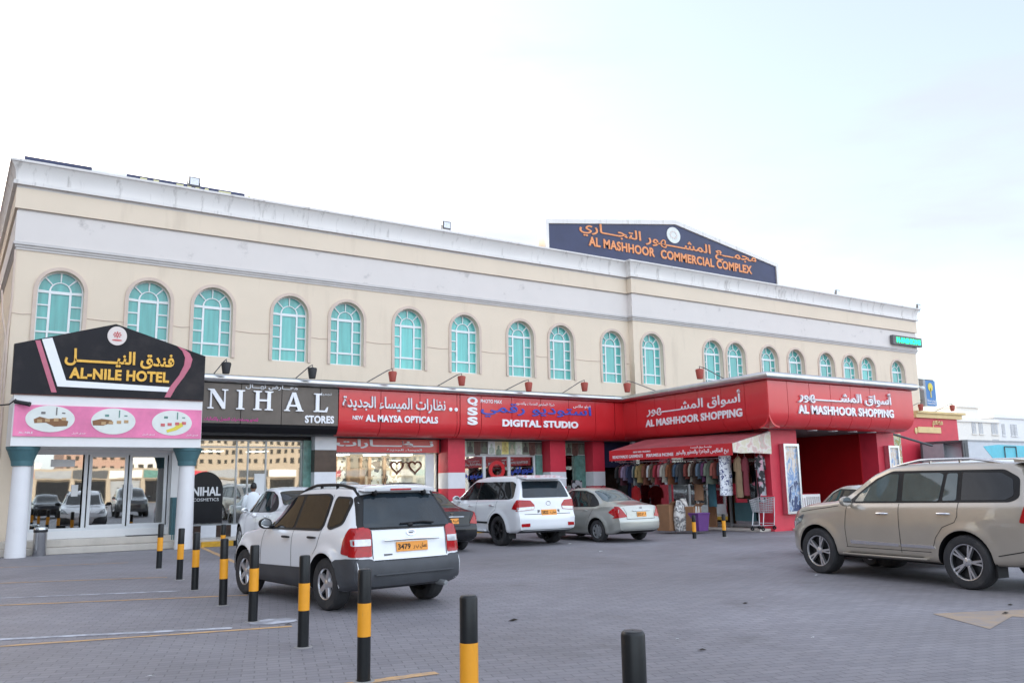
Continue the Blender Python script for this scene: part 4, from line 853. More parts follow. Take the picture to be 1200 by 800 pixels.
def garment(x, y, z, w, l, m, label, rz=0.0, skirt=.06):
    """a shirt on a hanger: shoulders, two sleeves, a folded body"""
    t = thing('hanging_garment', label, 'garment', (x, y, z), rz, 'clothes hanging under the awning')
    b = B(); n = 14; rows = []
    prof = [(0, .05, .02), (-.04, .5*w*.55, .045), (-.10, .5*w, .06), (-.28, .5*w*.92, .07), (-.6*l, .5*w*.95, .07), (-l, .5*w*1.05, .05+skirt*.3)]
    for zz, hw, th in prof:
        rows.append([b.vert(hw*math.cos(2*math.pi*k/n), th*math.sin(2*math.pi*k/n)+.018*math.sin(k*2.4+zz*9), zz+.012*math.sin(k*1.7)) for k in range(n)])
    for A, C in zip(rows, rows[1:]):
        for k in range(n): b.face([A[k], A[(k+1) % n], C[(k+1) % n], C[k]])
    b.face(rows[0][::-1]); b.face(rows[-1])
    for s in (-1, 1): b.tube([(s*w*.42, 0, -.09), (s*w*.56, .01, -.25), (s*w*.60, .0, -.48)], [.055, .05, .05], 8)
    obj('cloth', b, m, t, local=True, smooth=60)
    b = B(); b.tube([(-w*.4, 0, -.06), (0, 0, .02), (w*.4, 0, -.06)], .006, 6); b.tube([(0, 0, .02), (0, 0, .07), (.02, 0, .10)], .005, 6); obj('hanger', b, M['wire'], t, local=True)
GC = [('black', (.02, .02, .022)), ('dark maroon', (.10, .015, .03)), ('lilac', (.30, .22, .34)), ('navy striped', (.03, .04, .10)), ('pale grey', (.40, .42, .42)), ('bottle green', (.02, .06, .045)), ('mustard', (.40, .27, .10)), ('rust brown', (.22, .07, .035)), ('white', (.62, .62, .62)), ('khaki brown', (.20, .13, .08)), ('crimson', (.45, .03, .05)), ('rose pink', (.45, .14, .18)), ('ivory', (.55, .5, .42)), ('copper', (.33, .11, .04)), ('charcoal', (.05, .05, .055)), ('denim blue', (.06, .12, .20))]
GC += [('dark grey', (.07, .07, .075)), ('brick red', (.26, .05, .035)), ('cream', (.48, .44, .36)), ('chocolate', (.08, .04, .025)), ('steel blue', (.14, .20, .27)), ('plum', (.13, .03, .10)), ('sage', (.20, .23, .17)), ('coral', (.42, .11, .08)), ('ink', (.015, .018, .035))]
for i, (nm, c) in enumerate(GC):
    y = 24.5-i*.205
    garment(20.95+.05*math.sin(i*5), y, 2.28, .50, .66+.10*math.sin(i*2.1), mat('cloth_'+nm.replace(' ', '_'), tuple(.55*v for v in c), .85, var=.15, scale=9), nm+' shirt on the rail under the awning valance', R(14*math.sin(i*1.9)+6))
garment(21.4, 21.05, 2.0, .5, 1.0, mat('cloth_tan', (.42, .24, .14), .85, var=.12), 'long tan dress hanging low before the glass door', R(80))
garment(21.3, 20.35, 2.05, .46, 1.25, mat('cloth_teal', (.04, .12, .15), .85, var=.2), 'long dark teal dress beside the patterned cloth', R(75))
b = B(); n = 16; rows = []
for i in range(15):
    z = 2.62-1.45*i/14; rows.append([b.vert(20.98+.27*math.cos(2*math.pi*k/n)*(1+.03*math.sin(i+k)), 19.42+(.10+.03*math.sin(k*3+i*.4))*math.sin(2*math.pi*k/n), z) for k in range(n)])
for A, C in zip(rows, rows[1:]):
    for k in range(n): b.face([A[k], A[(k+1) % n], C[(k+1) % n], C[k]])
b.face(rows[0][::-1]); b.face(rows[-1]); tag(obj('patterned_cloth', b, M['bluewhite'], smooth=60), 'long white cloth with dark blue pattern hanging at the awning end', 'cloth')
garment(21.6, 19.15, 2.4, .40, 1.25, mat('cloth_wine', (.12, .012, .02), .85, var=.2), 'long wine red dress hanging by the corner window', R(20))
garment(21.25, 19.12, 2.4, .36, 1.3, mat('cloth_olive', (.17, .11, .06), .85, var=.2), 'long olive brown dress hanging by the corner window', R(15))
garment(22.1, 18.95, 2.45, .42, 1.5, M['floral'], 'dark floral dress hanging against the red pillar', R(10))
b = B(); b.tube([(20.98, 19.42, 2.62), (20.98, 19.42, 2.85)], .008, 6); b.tube([(21.0, 19.14, 2.52), (22.4, 18.97, 2.56)], .012, 6); tag(obj('hanging_bar', b, M['wire']), 'thin bar with dresses between the awning end and the red pillar', 'rail')
for i, (y, l, h) in enumerate(((24.6, 'red robe on the stand behind the saloon', .9),)):
    garment(22.0, 24.9, 1.5, .5, 1.1, M['awnred'], 'red robe on a stand at the dark end of the clothes window', R(75))
# goods on the pavement under the awning
def sack(x, y, w, h, m, label, dep=.24):
    b = B(); n = 20; rows = []
    for i in range(9):
        t = i/8; k = .85+.2*math.sin(math.pi*min(t*1.15, 1)); top = 1 if t < .8 else 1-(t-.8)*1.6
        rows.append([b.vert(x+(w/2)*k*top*math.copysign(abs(math.cos(2*math.pi*j/n))**.6, math.cos(2*math.pi*j/n)), y+dep/2*k*(1-.75*max(0, t-.6)/.4)*math.copysign(abs(math.sin(2*math.pi*j/n))**.6, math.sin(2*math.pi*j/n)), .09+h*t+.012*math.sin(j*2.3+i)) for j in range(n)])
    for A, C in zip(rows, rows[1:]):
        for k in range(n): b.face([A[k], A[(k+1) % n], C[(k+1) % n], C[k]])
    b.face(rows[0][::-1]); b.face(rows[-1]); tag(obj('sack', b, m, smooth=50), label, 'sack', 'sacks on the shop pavement')
def opencart(x, y, sx, sy, h, label, rz=0):
    t = thing('carton', label, 'box', (x, y, .09), rz, 'cartons on the shop pavement')
    b = B(); b.box(-sx, sx, -sy, sy, 0, h, .012); obj('box', b, M['card'], t, local=True)
    b = B(); b.hexa([(-sx, -sy, h), (sx, -sy, h), (sx, -sy+.01, h), (-sx, -sy+.01, h), (-sx, -sy-.12, h+.1), (sx, -sy-.12, h+.1), (sx, -sy-.11, h+.105), (-sx, -sy-.11, h+.105)]); b.box(-.03, .03, -sy-.003, sy+.003, .001, h+.003); obj('flap', b, M['card'], t, local=True)
p = G(784, 622, .09); opencart(p.x+.25, p.y+.25, .30, .25, .82, 'tall brown carton by the silver saloon, first of the goods row', R(10))
p = G(797, 622, .09); sack(p.x+.15, p.y+.15, .40, .95, M['sack'], 'black and white printed sack leaning between the cartons')
p = G(804, 622, .09); sack(p.x+.18, p.y+.25, .40, 1.0, M['sack'], 'printed sack with a red mark beside the purple tub'); 
p = G(810, 622, .09); opencart(p.x+.25, p.y+.2, .2, .25, .75, 'narrow brown carton touching the purple tub', R(6))
p = G(821, 622, .09)
t = thing('tub', 'square purple plastic tub on the pavement behind a bollard', 'tub', (p.x+.12, p.y+.15, .09)); t.scale = (.70, .70, .80); b = B()
b.hexa([(-.28, -.24, 0), (.28, -.24, 0), (.28, .24, 0), (-.28, .24, 0), (-.36, -.3, .66), (.36, -.3, .66), (.36, .3, .66), (-.36, .3, .66)]); obj('body', b, M['purple'], t, local=True)
b = B(); b.box(-.38, .38, -.32, .32, .64, .70, .02); obj('rim', b, M['purple'], t, local=True)
b = B(); [b.tube([(-.2+.1*i, .02*i, .69), (-.2+.1*i+.03*(-1)**i, .02*i, 1.0+.05*(i % 3))], .02, 6) for i in range(5)]; obj('contents', b, M['ovalw'], t, local=True)
b = B(); b.box(22.0, 22.06, 20.9, 21.25, .09, 1.15, .01); tag(obj('board', b, M['card']), 'brown board leaning at the glass shop door', 'board')

# ------------------------------------------------------------------ shopping trolleys
def trolley(loc, rz, label, s=1.0):
    t = thing('shopping_trolley', label, 'trolley', loc, rz, 'shopping trolleys')
    b = B(); bot = [(-.38, -.20, .52), (.36, -.16, .58), (.36, .16, .58), (-.38, .20, .52)]; top = [(-.45, -.27, 1.0), (.46, -.20, .92), (.46, .20, .92), (-.45, .27, 1.0)]
    lp = lambda a, c, k: tuple(a[i]+(c[i]-a[i])*k for i in range(3))
    for k in range(0, 7):
        ring = [lp(p, q, k/6) for p, q in zip(bot, top)]; b.tube(ring+[ring[0]], .007 if k < 6 else .011, 5)
    for i in range(4):
        for k in range(0, 10 if i % 2 == 0 else 6):
            kk = k/(10 if i % 2 == 0 else 6); b.tube([lp(bot[i], bot[(i+1) % 4], kk), lp(top[i], top[(i+1) % 4], kk)], .0055, 5)
    for k in range(1, 8): b.tube([lp(bot[0], bot[1], k/8), lp(bot[3], bot[2], k/8)], .0055, 5)
    obj('basket', b, M['wire'], t, local=True)
    b = B()
    for sy in (-1, 1): b.tube([(-.46, sy*.26, 1.02), (-.42, sy*.25, .50), (-.36, sy*.24, .14), (.46, sy*.18, .16)], .015, 7); b.tube([(.40, sy*.17, .16), (.28, sy*.17, .56)], .013, 7)
    b.tube([(-.36, -.24, .2), (-.36, .24, .2)], .012, 6); b.tube([(.44, -.18, .16), (.44, .18, .16)], .012, 6); obj('chassis', b, M['wire'], t, local=True)
    b = B(); b.tube([(-.52, -.26, 1.03), (-.52, .26, 1.03)], .018, 8); b.tube([(-.52, -.26, 1.03), (-.44, -.27, 1.0)], .013, 6); b.tube([(-.52, .26, 1.03), (-.44, .27, 1.0)], .013, 6); obj('handle', b, M['redpillar'], t, local=True)
    for x, y in ((-.38, -.24), (-.38, .24), (.42, -.17), (.42, .17)):
        b = B(); b.lathe([(.02, -.015), (.06, -.016), (.062, 0), (.06, .016), (.02, .015)], (x, y, .062), 'x', 14); b.box(x-.012, x+.012, y-.02, y+.02, .06, .15); obj('castor', b, M['trim'], t, local=True, smooth=40)
    return t
p = G(897, 621, .09); TR = trolley((p.x, p.y+.1, .092), R(-160), 'empty wire shopping trolley standing beside the framed poster pillar')
for i, (x, y, r, l) in enumerate(((24.5, 20.6, 95, 'nearest the porch picket rail'), (25.15, 20.9, 88, 'next to the picket rail trolley'), (25.8, 21.2, 92, 'in the middle of the porch row'), (26.4, 21.4, 85, 'tilted in the porch row before the red wall'), (27.0, 21.6, 92, 'near the end of the porch row'), (27.6, 21.7, 90, 'last in the porch row behind the champagne car'))):
    dup(TR, (x, y, .072), R(r), 'wire shopping trolley '+l)
for x0, x1, y, l in ((23.95, 24.35, 19.0, 'short white picket rail beside the framed poster'), (24.5, 26.4, 20.0, 'long low white picket rail inside the red porch before the trolleys')):
    b = B()
    for z in (.18, 1.02): b.box(x0, x1, y, y+.05, z, z+.09)
    k = int((x1-x0)/.11)
    for i in range(k+1): xx = x0+(x1-x0-.05)*i/k; b.box(xx, xx+.05, y+.002, y+.048, .075, 1.08)
    tag(obj('picket_rail', b, M['fascia']), l, 'railing')
b = B(); b.box(23.90, 24.3, 24.84, 24.88, 1.1, 2.6); tag(obj('wall_notice', b, M['tanold']), 'dim notice board on the dark back wall of the red porch', 'notice')

# ------------------------------------------------------------------ bollards
def bollard(x, y, label, h=.92, r=.057, lean=(0, 0), bands=(.40, .70), grp='black and yellow bollards beside the parking bays'):
    t = thing('bollard', label, 'bollard', (x, y, 0), group=grp); t.rotation_euler = (lean[0], lean[1], random.uniform(0, 6))
    z0, z1 = h*bands[0], h*bands[1]
    b = B(); b.lathe([(r, 0), (r, z1), (r, h-.012), (r*.94, h-.002), (r*.8, h+.006), (.004, h+.009)], n=28); obj('post', b, M['bolblack'], t, local=True, smooth=40)
    b = B(); b.lathe([(r-.004, z0), (r+.0012, z0+.001), (r+.0012, z1-.001), (r-.004, z1)], n=28, ring=True); obj('yellow_band', b, M['yellow'], t, local=True, smooth=40)
    b = B(); b.lathe([(r*1.7, .001), (r*1.6, .008), (r*1.1, .010)], n=18); obj('foot', b, M['concrete'], t, local=True)
BL = [(186, 666, 'farthest slim bollard of the long row, before the hotel step'), (210, 679, 'second bollard from the hotel end of the row'), (228, 691, 'scuffed bollard, third from the hotel end'), (261, 709, 'fourth bollard from the hotel end, left of the white car wheel'), (296, 728, 'bollard in front of the white car front wheel'), (355, 758, 'bollard beside the rear wheel of the white car'), (426, 798, 'bollard standing in front of the white car bumper')]
for i, (u, v, l) in enumerate(BL): p = G(u, v); bollard(p.x, p.y, l, .92, lean=(random.uniform(-.012, .012), random.uniform(-.012, .012)))
p = G(549, 698, .93); bollard(p.x, p.y, 'near bollard with domed top, yellow band running out of the picture', .93)
p = G(741.5, 740, .93); bollard(p.x, p.y, 'nearest bollard, only its black top in the picture', .93)
p = G(906, 806, .93)
p = G(260.5, 655); bollard(p.x, p.y, 'short bollard behind the row by the painted kerb', .80)
for u, v, l in ((814, 631, 'short bollard before the purple tub'), (849, 629, 'short bollard before the glass shop door')):
    p = G(u, v); bollard(p.x, p.y, l, .66, .055, bands=(.30, .72), grp='short bollards before the clothes shop')
# litter
def litter(u, v, m, s, label, cat):
    p = G(u, v); b = B(); n = 7; ang = [2*math.pi*i/n for i in range(n)]
    ring = [b.vert(p.x+s*random.uniform(.6, 1.1)*math.cos(a), p.y+s*random.uniform(.12, .55 if m is not M['leaf'] else .30)*math.sin(a), random.uniform(.004, .016)) for a in ang]; c = b.vert(p.x, p.y, s*.25+.006)
    for i in range(n): b.face([ring[i], ring[(i+1) % n], c])
    bmesh.ops.solidify(b.bm, geom=list(b.bm.faces), thickness=.002); tag(obj('litter_'+('leaf' if m is M['leaf'] else 'paper'), b, m), label, cat)
for u, v, s, l in ((176, 793, .05, 'crumpled white paper scrap on the paving before the nearest parking line'), (793, 749, .035, 'white paper scrap on the paving beside the nearest bollard'), (893, 701, .03, 'tiny white paper scrap in the middle of the paving'), (952, 747, .03, 'tiny white scrap on the open paving below the champagne car'), (957, 674, .06, 'white scrap under the front of the champagne car'), (668, 637, .08, 'white scrap behind the big white car'), (704, 646, .07, 'white scrap behind the silver saloon')): litter(u, v, M['paper'], s, l, 'paper')
for u, v, s, l in ((602, 727, .09, 'dark twig like leaf in the middle of the paving'), (873, 707, .06, 'small dead leaf left of the champagne car shadow'), (823, 762, .07, 'dead leaf on the near paving'), (1178, 719, .09, 'dead leaf beside the painted arrow'), (1184, 709, .07, 'dead leaf beyond the painted arrow'), (338, 732, .06, 'dark leaf at the end of the yellow line')): litter(u, v, M['leaf'], s, l, 'leaf')

# ================================================================== VEHICLES (local axes: y forward, x to the right, origin on the ground under the middle of the rear axle)
def smooth_fn(pts, sig=.05):
    ys = np.array([p[0] for p in pts]); zs = np.array([p[1] for p in pts]); g_ = np.linspace(ys[0]-.5, ys[-1]+.5, 1400); f = np.interp(g_, ys, zs)
    k = np.exp(-.5*(np.arange(-120, 121)*(g_[1]-g_[0])/sig)**2); k /= k.sum(); f = np.convolve(np.pad(f, 120, mode='edge'), k, 'valid')
    return lambda y: float(np.interp(y, g_, f))
def rnd(pts, r, n=5):
    o = []; m = len(pts)
    for i, p in enumerate(pts):
        a, c = pts[i-1], pts[(i+1) % m]; p_, a_, c_ = V(p), V(a), V(c); u, w = a_-p_, c_-p_; k = min(r, u.length*.45, w.length*.45)
        A, C = p_+u.normalized()*k, p_+w.normalized()*k
        for j in range(n+1): t = j/n; q = A*(1-t)**2+p_*2*t*(1-t)+C*t*t; o.append((q.x, q.y))
    return o
class Car:
    def __init__(s, root, S):
        s.root, s.S = root, S
        zt, zb, bel, W, Wr = (smooth_fn(S[k], S.get('sig', .06)) for k in ('top', 'bottom', 'belt', 'width', 'roofw'))
        rear, front = smooth_fn(S['rear'], .025), smooth_fn(S['front'], .025)
        ymin, ymax = S['y']; NS = 110
        t = np.linspace(0, 1, NS); u = t-.75*np.sin(2*math.pi*t)/(2*math.pi)
        rows = []
        for uu in u:
            y0 = ymin+uu*(ymax-ymin); T, b_, w, wr = zt(y0), zb(y0), W(y0), Wr(y0); bl_ = bel(y0)
            gg = min(1, max(0, (T-bl_-.02)/.30)); gg = gg*gg*(3-2*gg); Bq = min(bl_, T-.055); lr = lambda a, c: a+(c-a)*gg
            P_ = [(0, b_), (.55*w, b_), (.90*w, b_), (.975*w, b_+.05), (.99*w, b_+.22*(Bq-b_)), (1.0*w, b_+.5*(Bq-b_)), (1.0*w, b_+.70*(Bq-b_)), (S.get('shoulder', .99)*w, Bq-.10), (.965*w, Bq-.025)]
            P_ += [(.94*w, lr(T-.040, Bq+.012)), (lr(.91*w, .45*(.94*w)+.55*wr), lr(T-.030, Bq+.55*(T-.10-Bq))), (lr(.87*w, wr), lr(T-.020, T-.115)), (lr(.80*w, wr*.955), lr(T-.010, T-.045)), (lr(.66*w, wr*.83), lr(T-.003, T-.012)), (lr(.40*w, wr*.45), T+.006), (0, T+.010)]
            for _ in range(2):
                q = [P_[0]]
                for a, c in zip(P_, P_[1:]): q += [(a[0]*.75+c[0]*.25, a[1]*.75+c[1]*.25), (a[0]*.25+c[0]*.75, a[1]*.25+c[1]*.75)]
                P_ = q+[P_[-1]]
            P_[0] = (0, P_[0][1]); rows.append((uu, y0, w, P_))
        bf, br = S.get('bulge', (.10, .05))
        def pos(x, z, uu, y0, w):
            sr = max(0, 1-uu/.16); sf = max(0, (uu-.80)/.20); xx = min(1, abs(x)/w)
            y = y0+(rear(z)-bf*0-0)*sr**1.5+front(z)*sf**1.5
            y += br*xx**2.5*sr**2-bf*xx**2.5*sf**2
            for yw in S['axles']:
                d = math.hypot(y-yw, z-S['wr'])
                if d < S['wr']+.40: x += math.copysign(S.get('flare', .02)*math.exp(-((d-S['wr']-.075)/.065)**2), x) if abs(x) > .6*w else 0
            return x, y, z
        b = B(); K = len(rows[0][3]); grid = []
        for uu, y0, w, P_ in rows:
            right = [pos(x, z, uu, y0, w) for x, z in P_]; left = [(-p[0], p[1], p[2]) for p in right[1:-1]][::-1]
            grid.append([b.vert(*p) for p in right+left])
        n = len(grid[0])
        for A, C in zip(grid, grid[1:]):
            for k in range(n): b.face([A[k], A[(k+1) % n], C[(k+1) % n], C[k]])
        for gi, (uu, y0, w, P_) in ((0, rows[0]), (-1, rows[-1])):
            zc = sum(p[1] for p in P_)/len(P_); prev = grid[gi]
            for sc in (.93, .86, .79, .72, .64, .56, .48, .40, .32, .24, .16, .08):
                rg = []
                for v in grid[gi]:
                    z = zc+(v.co.z-zc)*sc; rg.append(b.vert(*pos(v.co.x*sc, z, uu, y0, w)))
                for k in range(n): b.face([prev[k], prev[(k+1) % n], rg[(k+1) % n], rg[k]])
                prev = rg
            b.face(prev)
        bmesh.ops.recalc_face_normals(b.bm, faces=b.bm.faces)
        bmesh.ops.triangulate(b.bm, faces=[f for f in b.bm.faces if len(f.verts) > 4])
        s.bvh = BVHTree.FromBMesh(b.bm); s.bm = b
    def hit(s, o, d):
        h = s.bvh.ray_cast(V(o), V(d)); return h[0], h[1]
    def patch(s, loop, view, off=.004, cell=.05, skirt=.02, b=None, mi=0):
        """a panel that follows the bodywork: loop is (y, z) for 'L'/'R', (x, z) for 'rear'/'front', (x, y) for 'top'"""
        pb = bmesh.new(); vs_ = [pb.verts.new((p[0], p[1], 0)) for p in loop]; pb.faces.new(vs_)
        xs = [p[0] for p in loop]; ys = [p[1] for p in loop]
        for ax, lo, hi in ((0, min(xs), max(xs)), (1, min(ys), max(ys))):
            k = int((hi-lo)/cell)
            for i in range(1, k+1):
                co = [0, 0, 0]; no = [0, 0, 0]; co[ax] = lo+(hi-lo)*i/(k+1); no[ax] = 1
                bmesh.ops.bisect_plane(pb, geom=pb.verts[:]+pb.edges[:]+pb.faces[:], plane_co=co, plane_no=no)
        bmesh.ops.triangulate(pb, faces=[f for f in pb.faces if len(f.verts) > 4])
        dead = []
        for v in pb.verts:
            a, c = v.co.x, v.co.y
            if view in 'LR': sg = -1 if view == 'L' else 1; o, d = (sg*3, a, c), (-sg, 0, 0)
            elif view == 'rear': o, d = (a, -4, c), (0, 1, 0)
            elif view == 'front': o, d = (a, 9, c), (0, -1, 0)
            else: o, d = (a, c, 4), (0, 0, -1)
            p, nn = s.hit(o, d)
            if p is None or abs(nn.dot(V(d))) < .22: dead.append(v)
            else: v.co = p+nn*off
        if dead: bmesh.ops.delete(pb, geom=dead, context='VERTS')
        if skirt:
            ed = [e for e in pb.edges if e.is_boundary]; r = bmesh.ops.extrude_edge_only(pb, edges=ed)
            dv = {'L': V((1, 0, 0)), 'R': V((-1, 0, 0)), 'rear': V((0, 1, 0)), 'front': V((0, -1, 0)), 'top': V((0, 0, -1))}[view]
            for v in r['geom']:
                if isinstance(v, bmesh.types.BMVert): v.co += dv*skirt
        me = bpy.data.meshes.new('tmp'); bmesh.ops.recalc_face_normals(pb, faces=pb.faces); pb.to_mesh(me); pb.free()
        b = b or B(); b.add(me, mi); bpy.data.meshes.remove(me); return b
    def line(s, pts, view, w=.009, off=.002, b=None, mi=0):
        pts = [V(p) for p in pts]; L_, R_ = [], []
        for i, p in enumerate(pts):
            d = (pts[min(i+1, len(pts)-1)]-pts[max(i-1, 0)]).normalized(); n = V((-d.y, d.x))*w/2; L_.append(tuple(p+n)); R_.append(tuple(p-n))
        for i in range(len(pts)-1): b = s.patch([L_[i], L_[i+1], R_[i+1], R_[i]], view, off, .06, 0, b, mi)
        return b
    def finish(s, paint, seams):
        S = s.S; body = obj('body', s.bm, [paint, M['trim']], s.root, local=True, smooth=38)
        cut = B(); cut.mi = 1
        for yw in S['axles']:
            for sg in (-1, 1): w = S['track']/2; cut.cyl((sg*(w-.22), yw, S['wr']+.01), (sg*(w+.6), yw, S['wr']+.01), S['wr']+S.get('gap', .055), n=40)
        cm = obj('tmp', cut, [M['trim'], M['trim']])
        md = body.modifiers.new('b', 'BOOLEAN'); md.object = cm; md.operation = 'DIFFERENCE'; md.solver = 'EXACT'; md.material_mode = 'TRANSFER'
        dg = bpy.context.evaluated_depsgraph_get(); me = bpy.data.meshes.new_from_object(body.evaluated_get(dg)); body.modifiers.clear()
        old = body.data; body.data = me; bpy.data.meshes.remove(old); bpy.data.objects.remove(cm); me.name = 'body'
        bb = B(); bb.add(me)
        mats = [m for m in me.materials]
        if M['seam'] not in mats: me.materials.append(M['seam']); mats.append(M['seam'])
        k = mats.index(M['seam'])
        if seams is not None:
            tm = bpy.data.meshes.new('tmp'); seams.bm.to_mesh(tm); bb.add(tm, k); bpy.data.meshes.remove(tm)
        bb.bm.to_mesh(me); bb.bm.free()
        for p in me.polygons: p.use_smooth = True
        me.set_sharp_from_angle(angle=R(38)); return body
    def part(s, name, b, m, smooth=40, parent=None): return obj(name, b, m, parent or s.root, local=True, smooth=smooth)
    def wheels(s, width, spokes, style, rimr):
        S = s.S; r = S['wr']; hw = width/2; first = None
        for yw in S['axles']:
            for sg in (-1, 1):
                if first is None:
                    b = B(); b.lathe([(rimr, hw*.80), (rimr+.012, hw*.96), (r*.86, hw*1.03), (r*.94, hw*.98), (r*.985, hw*.80), (r, hw*.5), (r, -hw*.5), (r*.985, -hw*.8), (r*.94, -hw*.98), (r*.86, -hw*1.03), (rimr+.012, -hw*.96), (rimr, -hw*.8)], (0, 0, 0), 'x', 48, True)
                    for k in range(3): b.lathe([(r+.0015, -hw*.5+hw*.5*k-.004), (r+.0015, -hw*.5+hw*.5*k+.004), (r-.02, -hw*.5+hw*.5*k)], (0, 0, 0), 'x', 48, True)
                    w = obj('wheel', b, M['rubber'], s.root, local=True, smooth=40)
                    b = B(); b.mi = 1; b.lathe([(rimr, hw*.2), (rimr*.93, hw*.15), (.05, hw*.12), (.05, hw*.05), (rimr, hw*.0)], (0, 0, 0), 'x', 40)
                    b.mi = 0; b.lathe([(rimr*1.005, hw*.78), (rimr*1.0, hw*.90), (rimr*.95, hw*.88), (rimr*.925, hw*.72), (rimr*.96, hw*.70)], (0, 0, 0), 'x', 48, True); b.mi = 1; b.lathe([(rimr*.985, hw*.74), (rimr*.92, hw*.70), (rimr*.93, hw*.15), (rimr*.98, hw*.15)], (0, 0, 0), 'x', 40, True); b.mi = 0
                    b.lathe([(.068, hw*.55), (.066, hw*.72), (.045, hw*.80), (.005, hw*.82)], (0, 0, 0), 'x', 24)
                    for k in range(spokes):
                        a = 2*math.pi*k/spokes; pr = [(-.5, 0)] if style != 'twin' else [(-.5, -.13), (-.5, .13)]
                        for _, da in pr:
                            c_, s_ = math.cos(a+da*.3), math.sin(a+da*.3); c2, s2 = math.cos(a+da), math.sin(a+da); w0, w1 = (.034, .022) if style != 'twin' else (.020, .020)
                            if style == 'wide': w0, w1 = .05, .038
                            R0, R1 = .055, rimr*.945
                            q = []
                            for x_, kk in ((hw*.42, 1.0), (hw*.76, .72)):
                                q += [(x_, R0*c_-w0*kk*s_, R0*s_+w0*kk*c_), (x_, R0*c_+w0*kk*s_, R0*s_-w0*kk*c_), (x_+.006, R1*c2+w1*kk*s2, R1*s2-w1*kk*c2), (x_+.006, R1*c2-w1*kk*s2, R1*s2+w1*kk*c2)]
                            b.hexa(q)
                    b.mi = 1
                    for k in range(5): a = 2*math.pi*k/5+.3; b.cyl((hw*.70, .042*math.cos(a), .042*math.sin(a)), (hw*.78, .042*math.cos(a), .042*math.sin(a)), .008, n=8)
                    dark = S.get('rimback', M['rimd']); obj('rim', b, [S.get('rimmat', M['rim']), dark], w, local=True, smooth=35); first = w; o = w
                else: o = dup(first, parent=s.root)
                o.location = (sg*S['track']/2, yw, r); o.rotation_euler = (0, 0, 0 if sg > 0 else math.pi)
    def mirror(s, y, z, m, size=(.10, .10, .075)):
        for sg in (-1, 1):
            p, nn = s.hit((sg*3, y, z), (-sg, 0, 0)); b = B(); c_ = p+V((sg*(size[0]+.05), -.02, .05))
            b.ball(c_, size[0], size[1]*.8, size[2], 18)
            for v in b.bm.verts:
                if v.co.y < c_.y-.03: v.co.y = c_.y-.03
            b.tube([p+V((-sg*.03, .03, -.01)), c_+V((0, .02, -.05))], .03, 8); mi = s.part('mirror', b, m)
            b = B(); b.ball(c_+V((0, -.032, 0)), size[0]*.8, .004, size[2]*.8, 14); s.part('mirror_glass', b, M['chrome'], parent=mi)
    def handle(s, y, z, m, l=.20):
        for sg in (-1, 1):
            p, nn = s.hit((sg*3, y, z), (-sg, 0, 0)); b = B(); b.tube([p+V((sg*.0, -l/2, 0)), p+V((sg*.035, -l*.35, .003)), p+V((sg*.042, 0, .004)), p+V((sg*.035, l*.35, .003)), p+V((0, l/2, 0))], [.010, .016, .017, .016, .010], 8)
            s.part('door_handle', b, m)
    def rails(s, x, y0, y1, m, h=.055, r=.018):
        for sg in (-1, 1):
            pts = []
            for i in range(12):
                y = y0+(y1-y0)*i/11; p, _ = s.hit((sg*x, y, 4), (0, 0, -1)); pts.append(p+V((0, 0, h*min(1, 3.5*min(i/11, 1-i/11))-.005)))
            b = B(); b.tube(pts, r, 8)
            for i in (4, 7): b.tube([pts[i], pts[i]-V((0, 0, h+.01))], r, 6)
            s.part('roof_rail', b, m)
    def plate(s, z, txt, x=0, w=.5, h=.12, dy=.012):
        p, nn = s.hit((x, -4, z), (0, 1, 0)); U = V((1, 0, 0)); nn = V((0, nn.y, nn.z)).normalized(); W_ = nn.cross(U)
        if W_.z < 0: W_ = -W_
        b = B(); b.prism([(-w/2, -h/2), (w/2, -h/2), (w/2, h/2), (-w/2, h/2)], p+nn*.003, U, W_, dy); pl = s.part('number_plate', b, M['plate'], None)
        O = p+nn*(dy+.003)
        obj('lettering', text_bm(txt[0], w*.40, h*.58, .003, .02, mtx=frame_mtx(O-U*w*.46-W_*h*.3, U, W_)), M['trim'], pl, local=True)
        obj('lettering', text_bm(txt[1], w*.44, h*.62, .003, .01, mtx=frame_mtx(O+U*w*.03-W_*h*.33, U, W_)), M['trim'], pl, local=True)
def mir(loop): return [(-p[0], p[1]) for p in loop][::-1]
def clip_arch(y0, y1, axles, r, z0, ztop):
    """side cladding outline between y0 and y1: lower edge z0, upper edge ztop(y), bays cut round the wheels"""
    return

# ------------------------------------------------------------------ white compact SUV with grey cladding (nearest car)
kia = thing('parked_suv', 'white compact SUV with grey cladding and plate 3479 behind the bollards', 'car', (0, 0, 0), 0, 'cars parked before the shops')
S = dict(y=(-.86, 3.46), axles=(0, 2.63), wr=.345, track=1.54, flare=.035, bulge=(.22, .09), sig=.07,
    top=[(-.9, 1.61), (-.45, 1.635), (.2, 1.65), (.9, 1.645), (1.25, 1.60), (1.55, 1.46), (2.1, 1.12), (2.3, 1.03), (2.9, .96), (3.3, .86), (3.5, .74)],
    bottom=[(-.9, .36), (-.5, .27), (0, .25), (2.6, .25), (3.1, .24), (3.5, .34)], belt=[(-.9, 1.09), (.0, 1.06), (1.4, 1.02), (2.0, 1.0), (3.4, .9)],
    width=[(-.9, .80), (-.7, .87), (-.3, .895), (.5, .90), (2.0, .90), (2.8, .885), (3.2, .82), (3.5, .68)], roofw=[(-.9, .60), (-.3, .645), (.6, .66), (1.3, .655), (2.0, .70), (3.5, .7)],
    rear=[(.2, .10), (.36, .04), (.42, .0), (.62, .0), (.66, .03), (.70, .06), (.95, .09), (1.10, .13), (1.45, .36), (1.58, .50), (1.7, .62)], front=[(.2, -.16), (.4, -.02), (.6, .0), (.8, -.10), (.95, -.25), (2, -.25)])
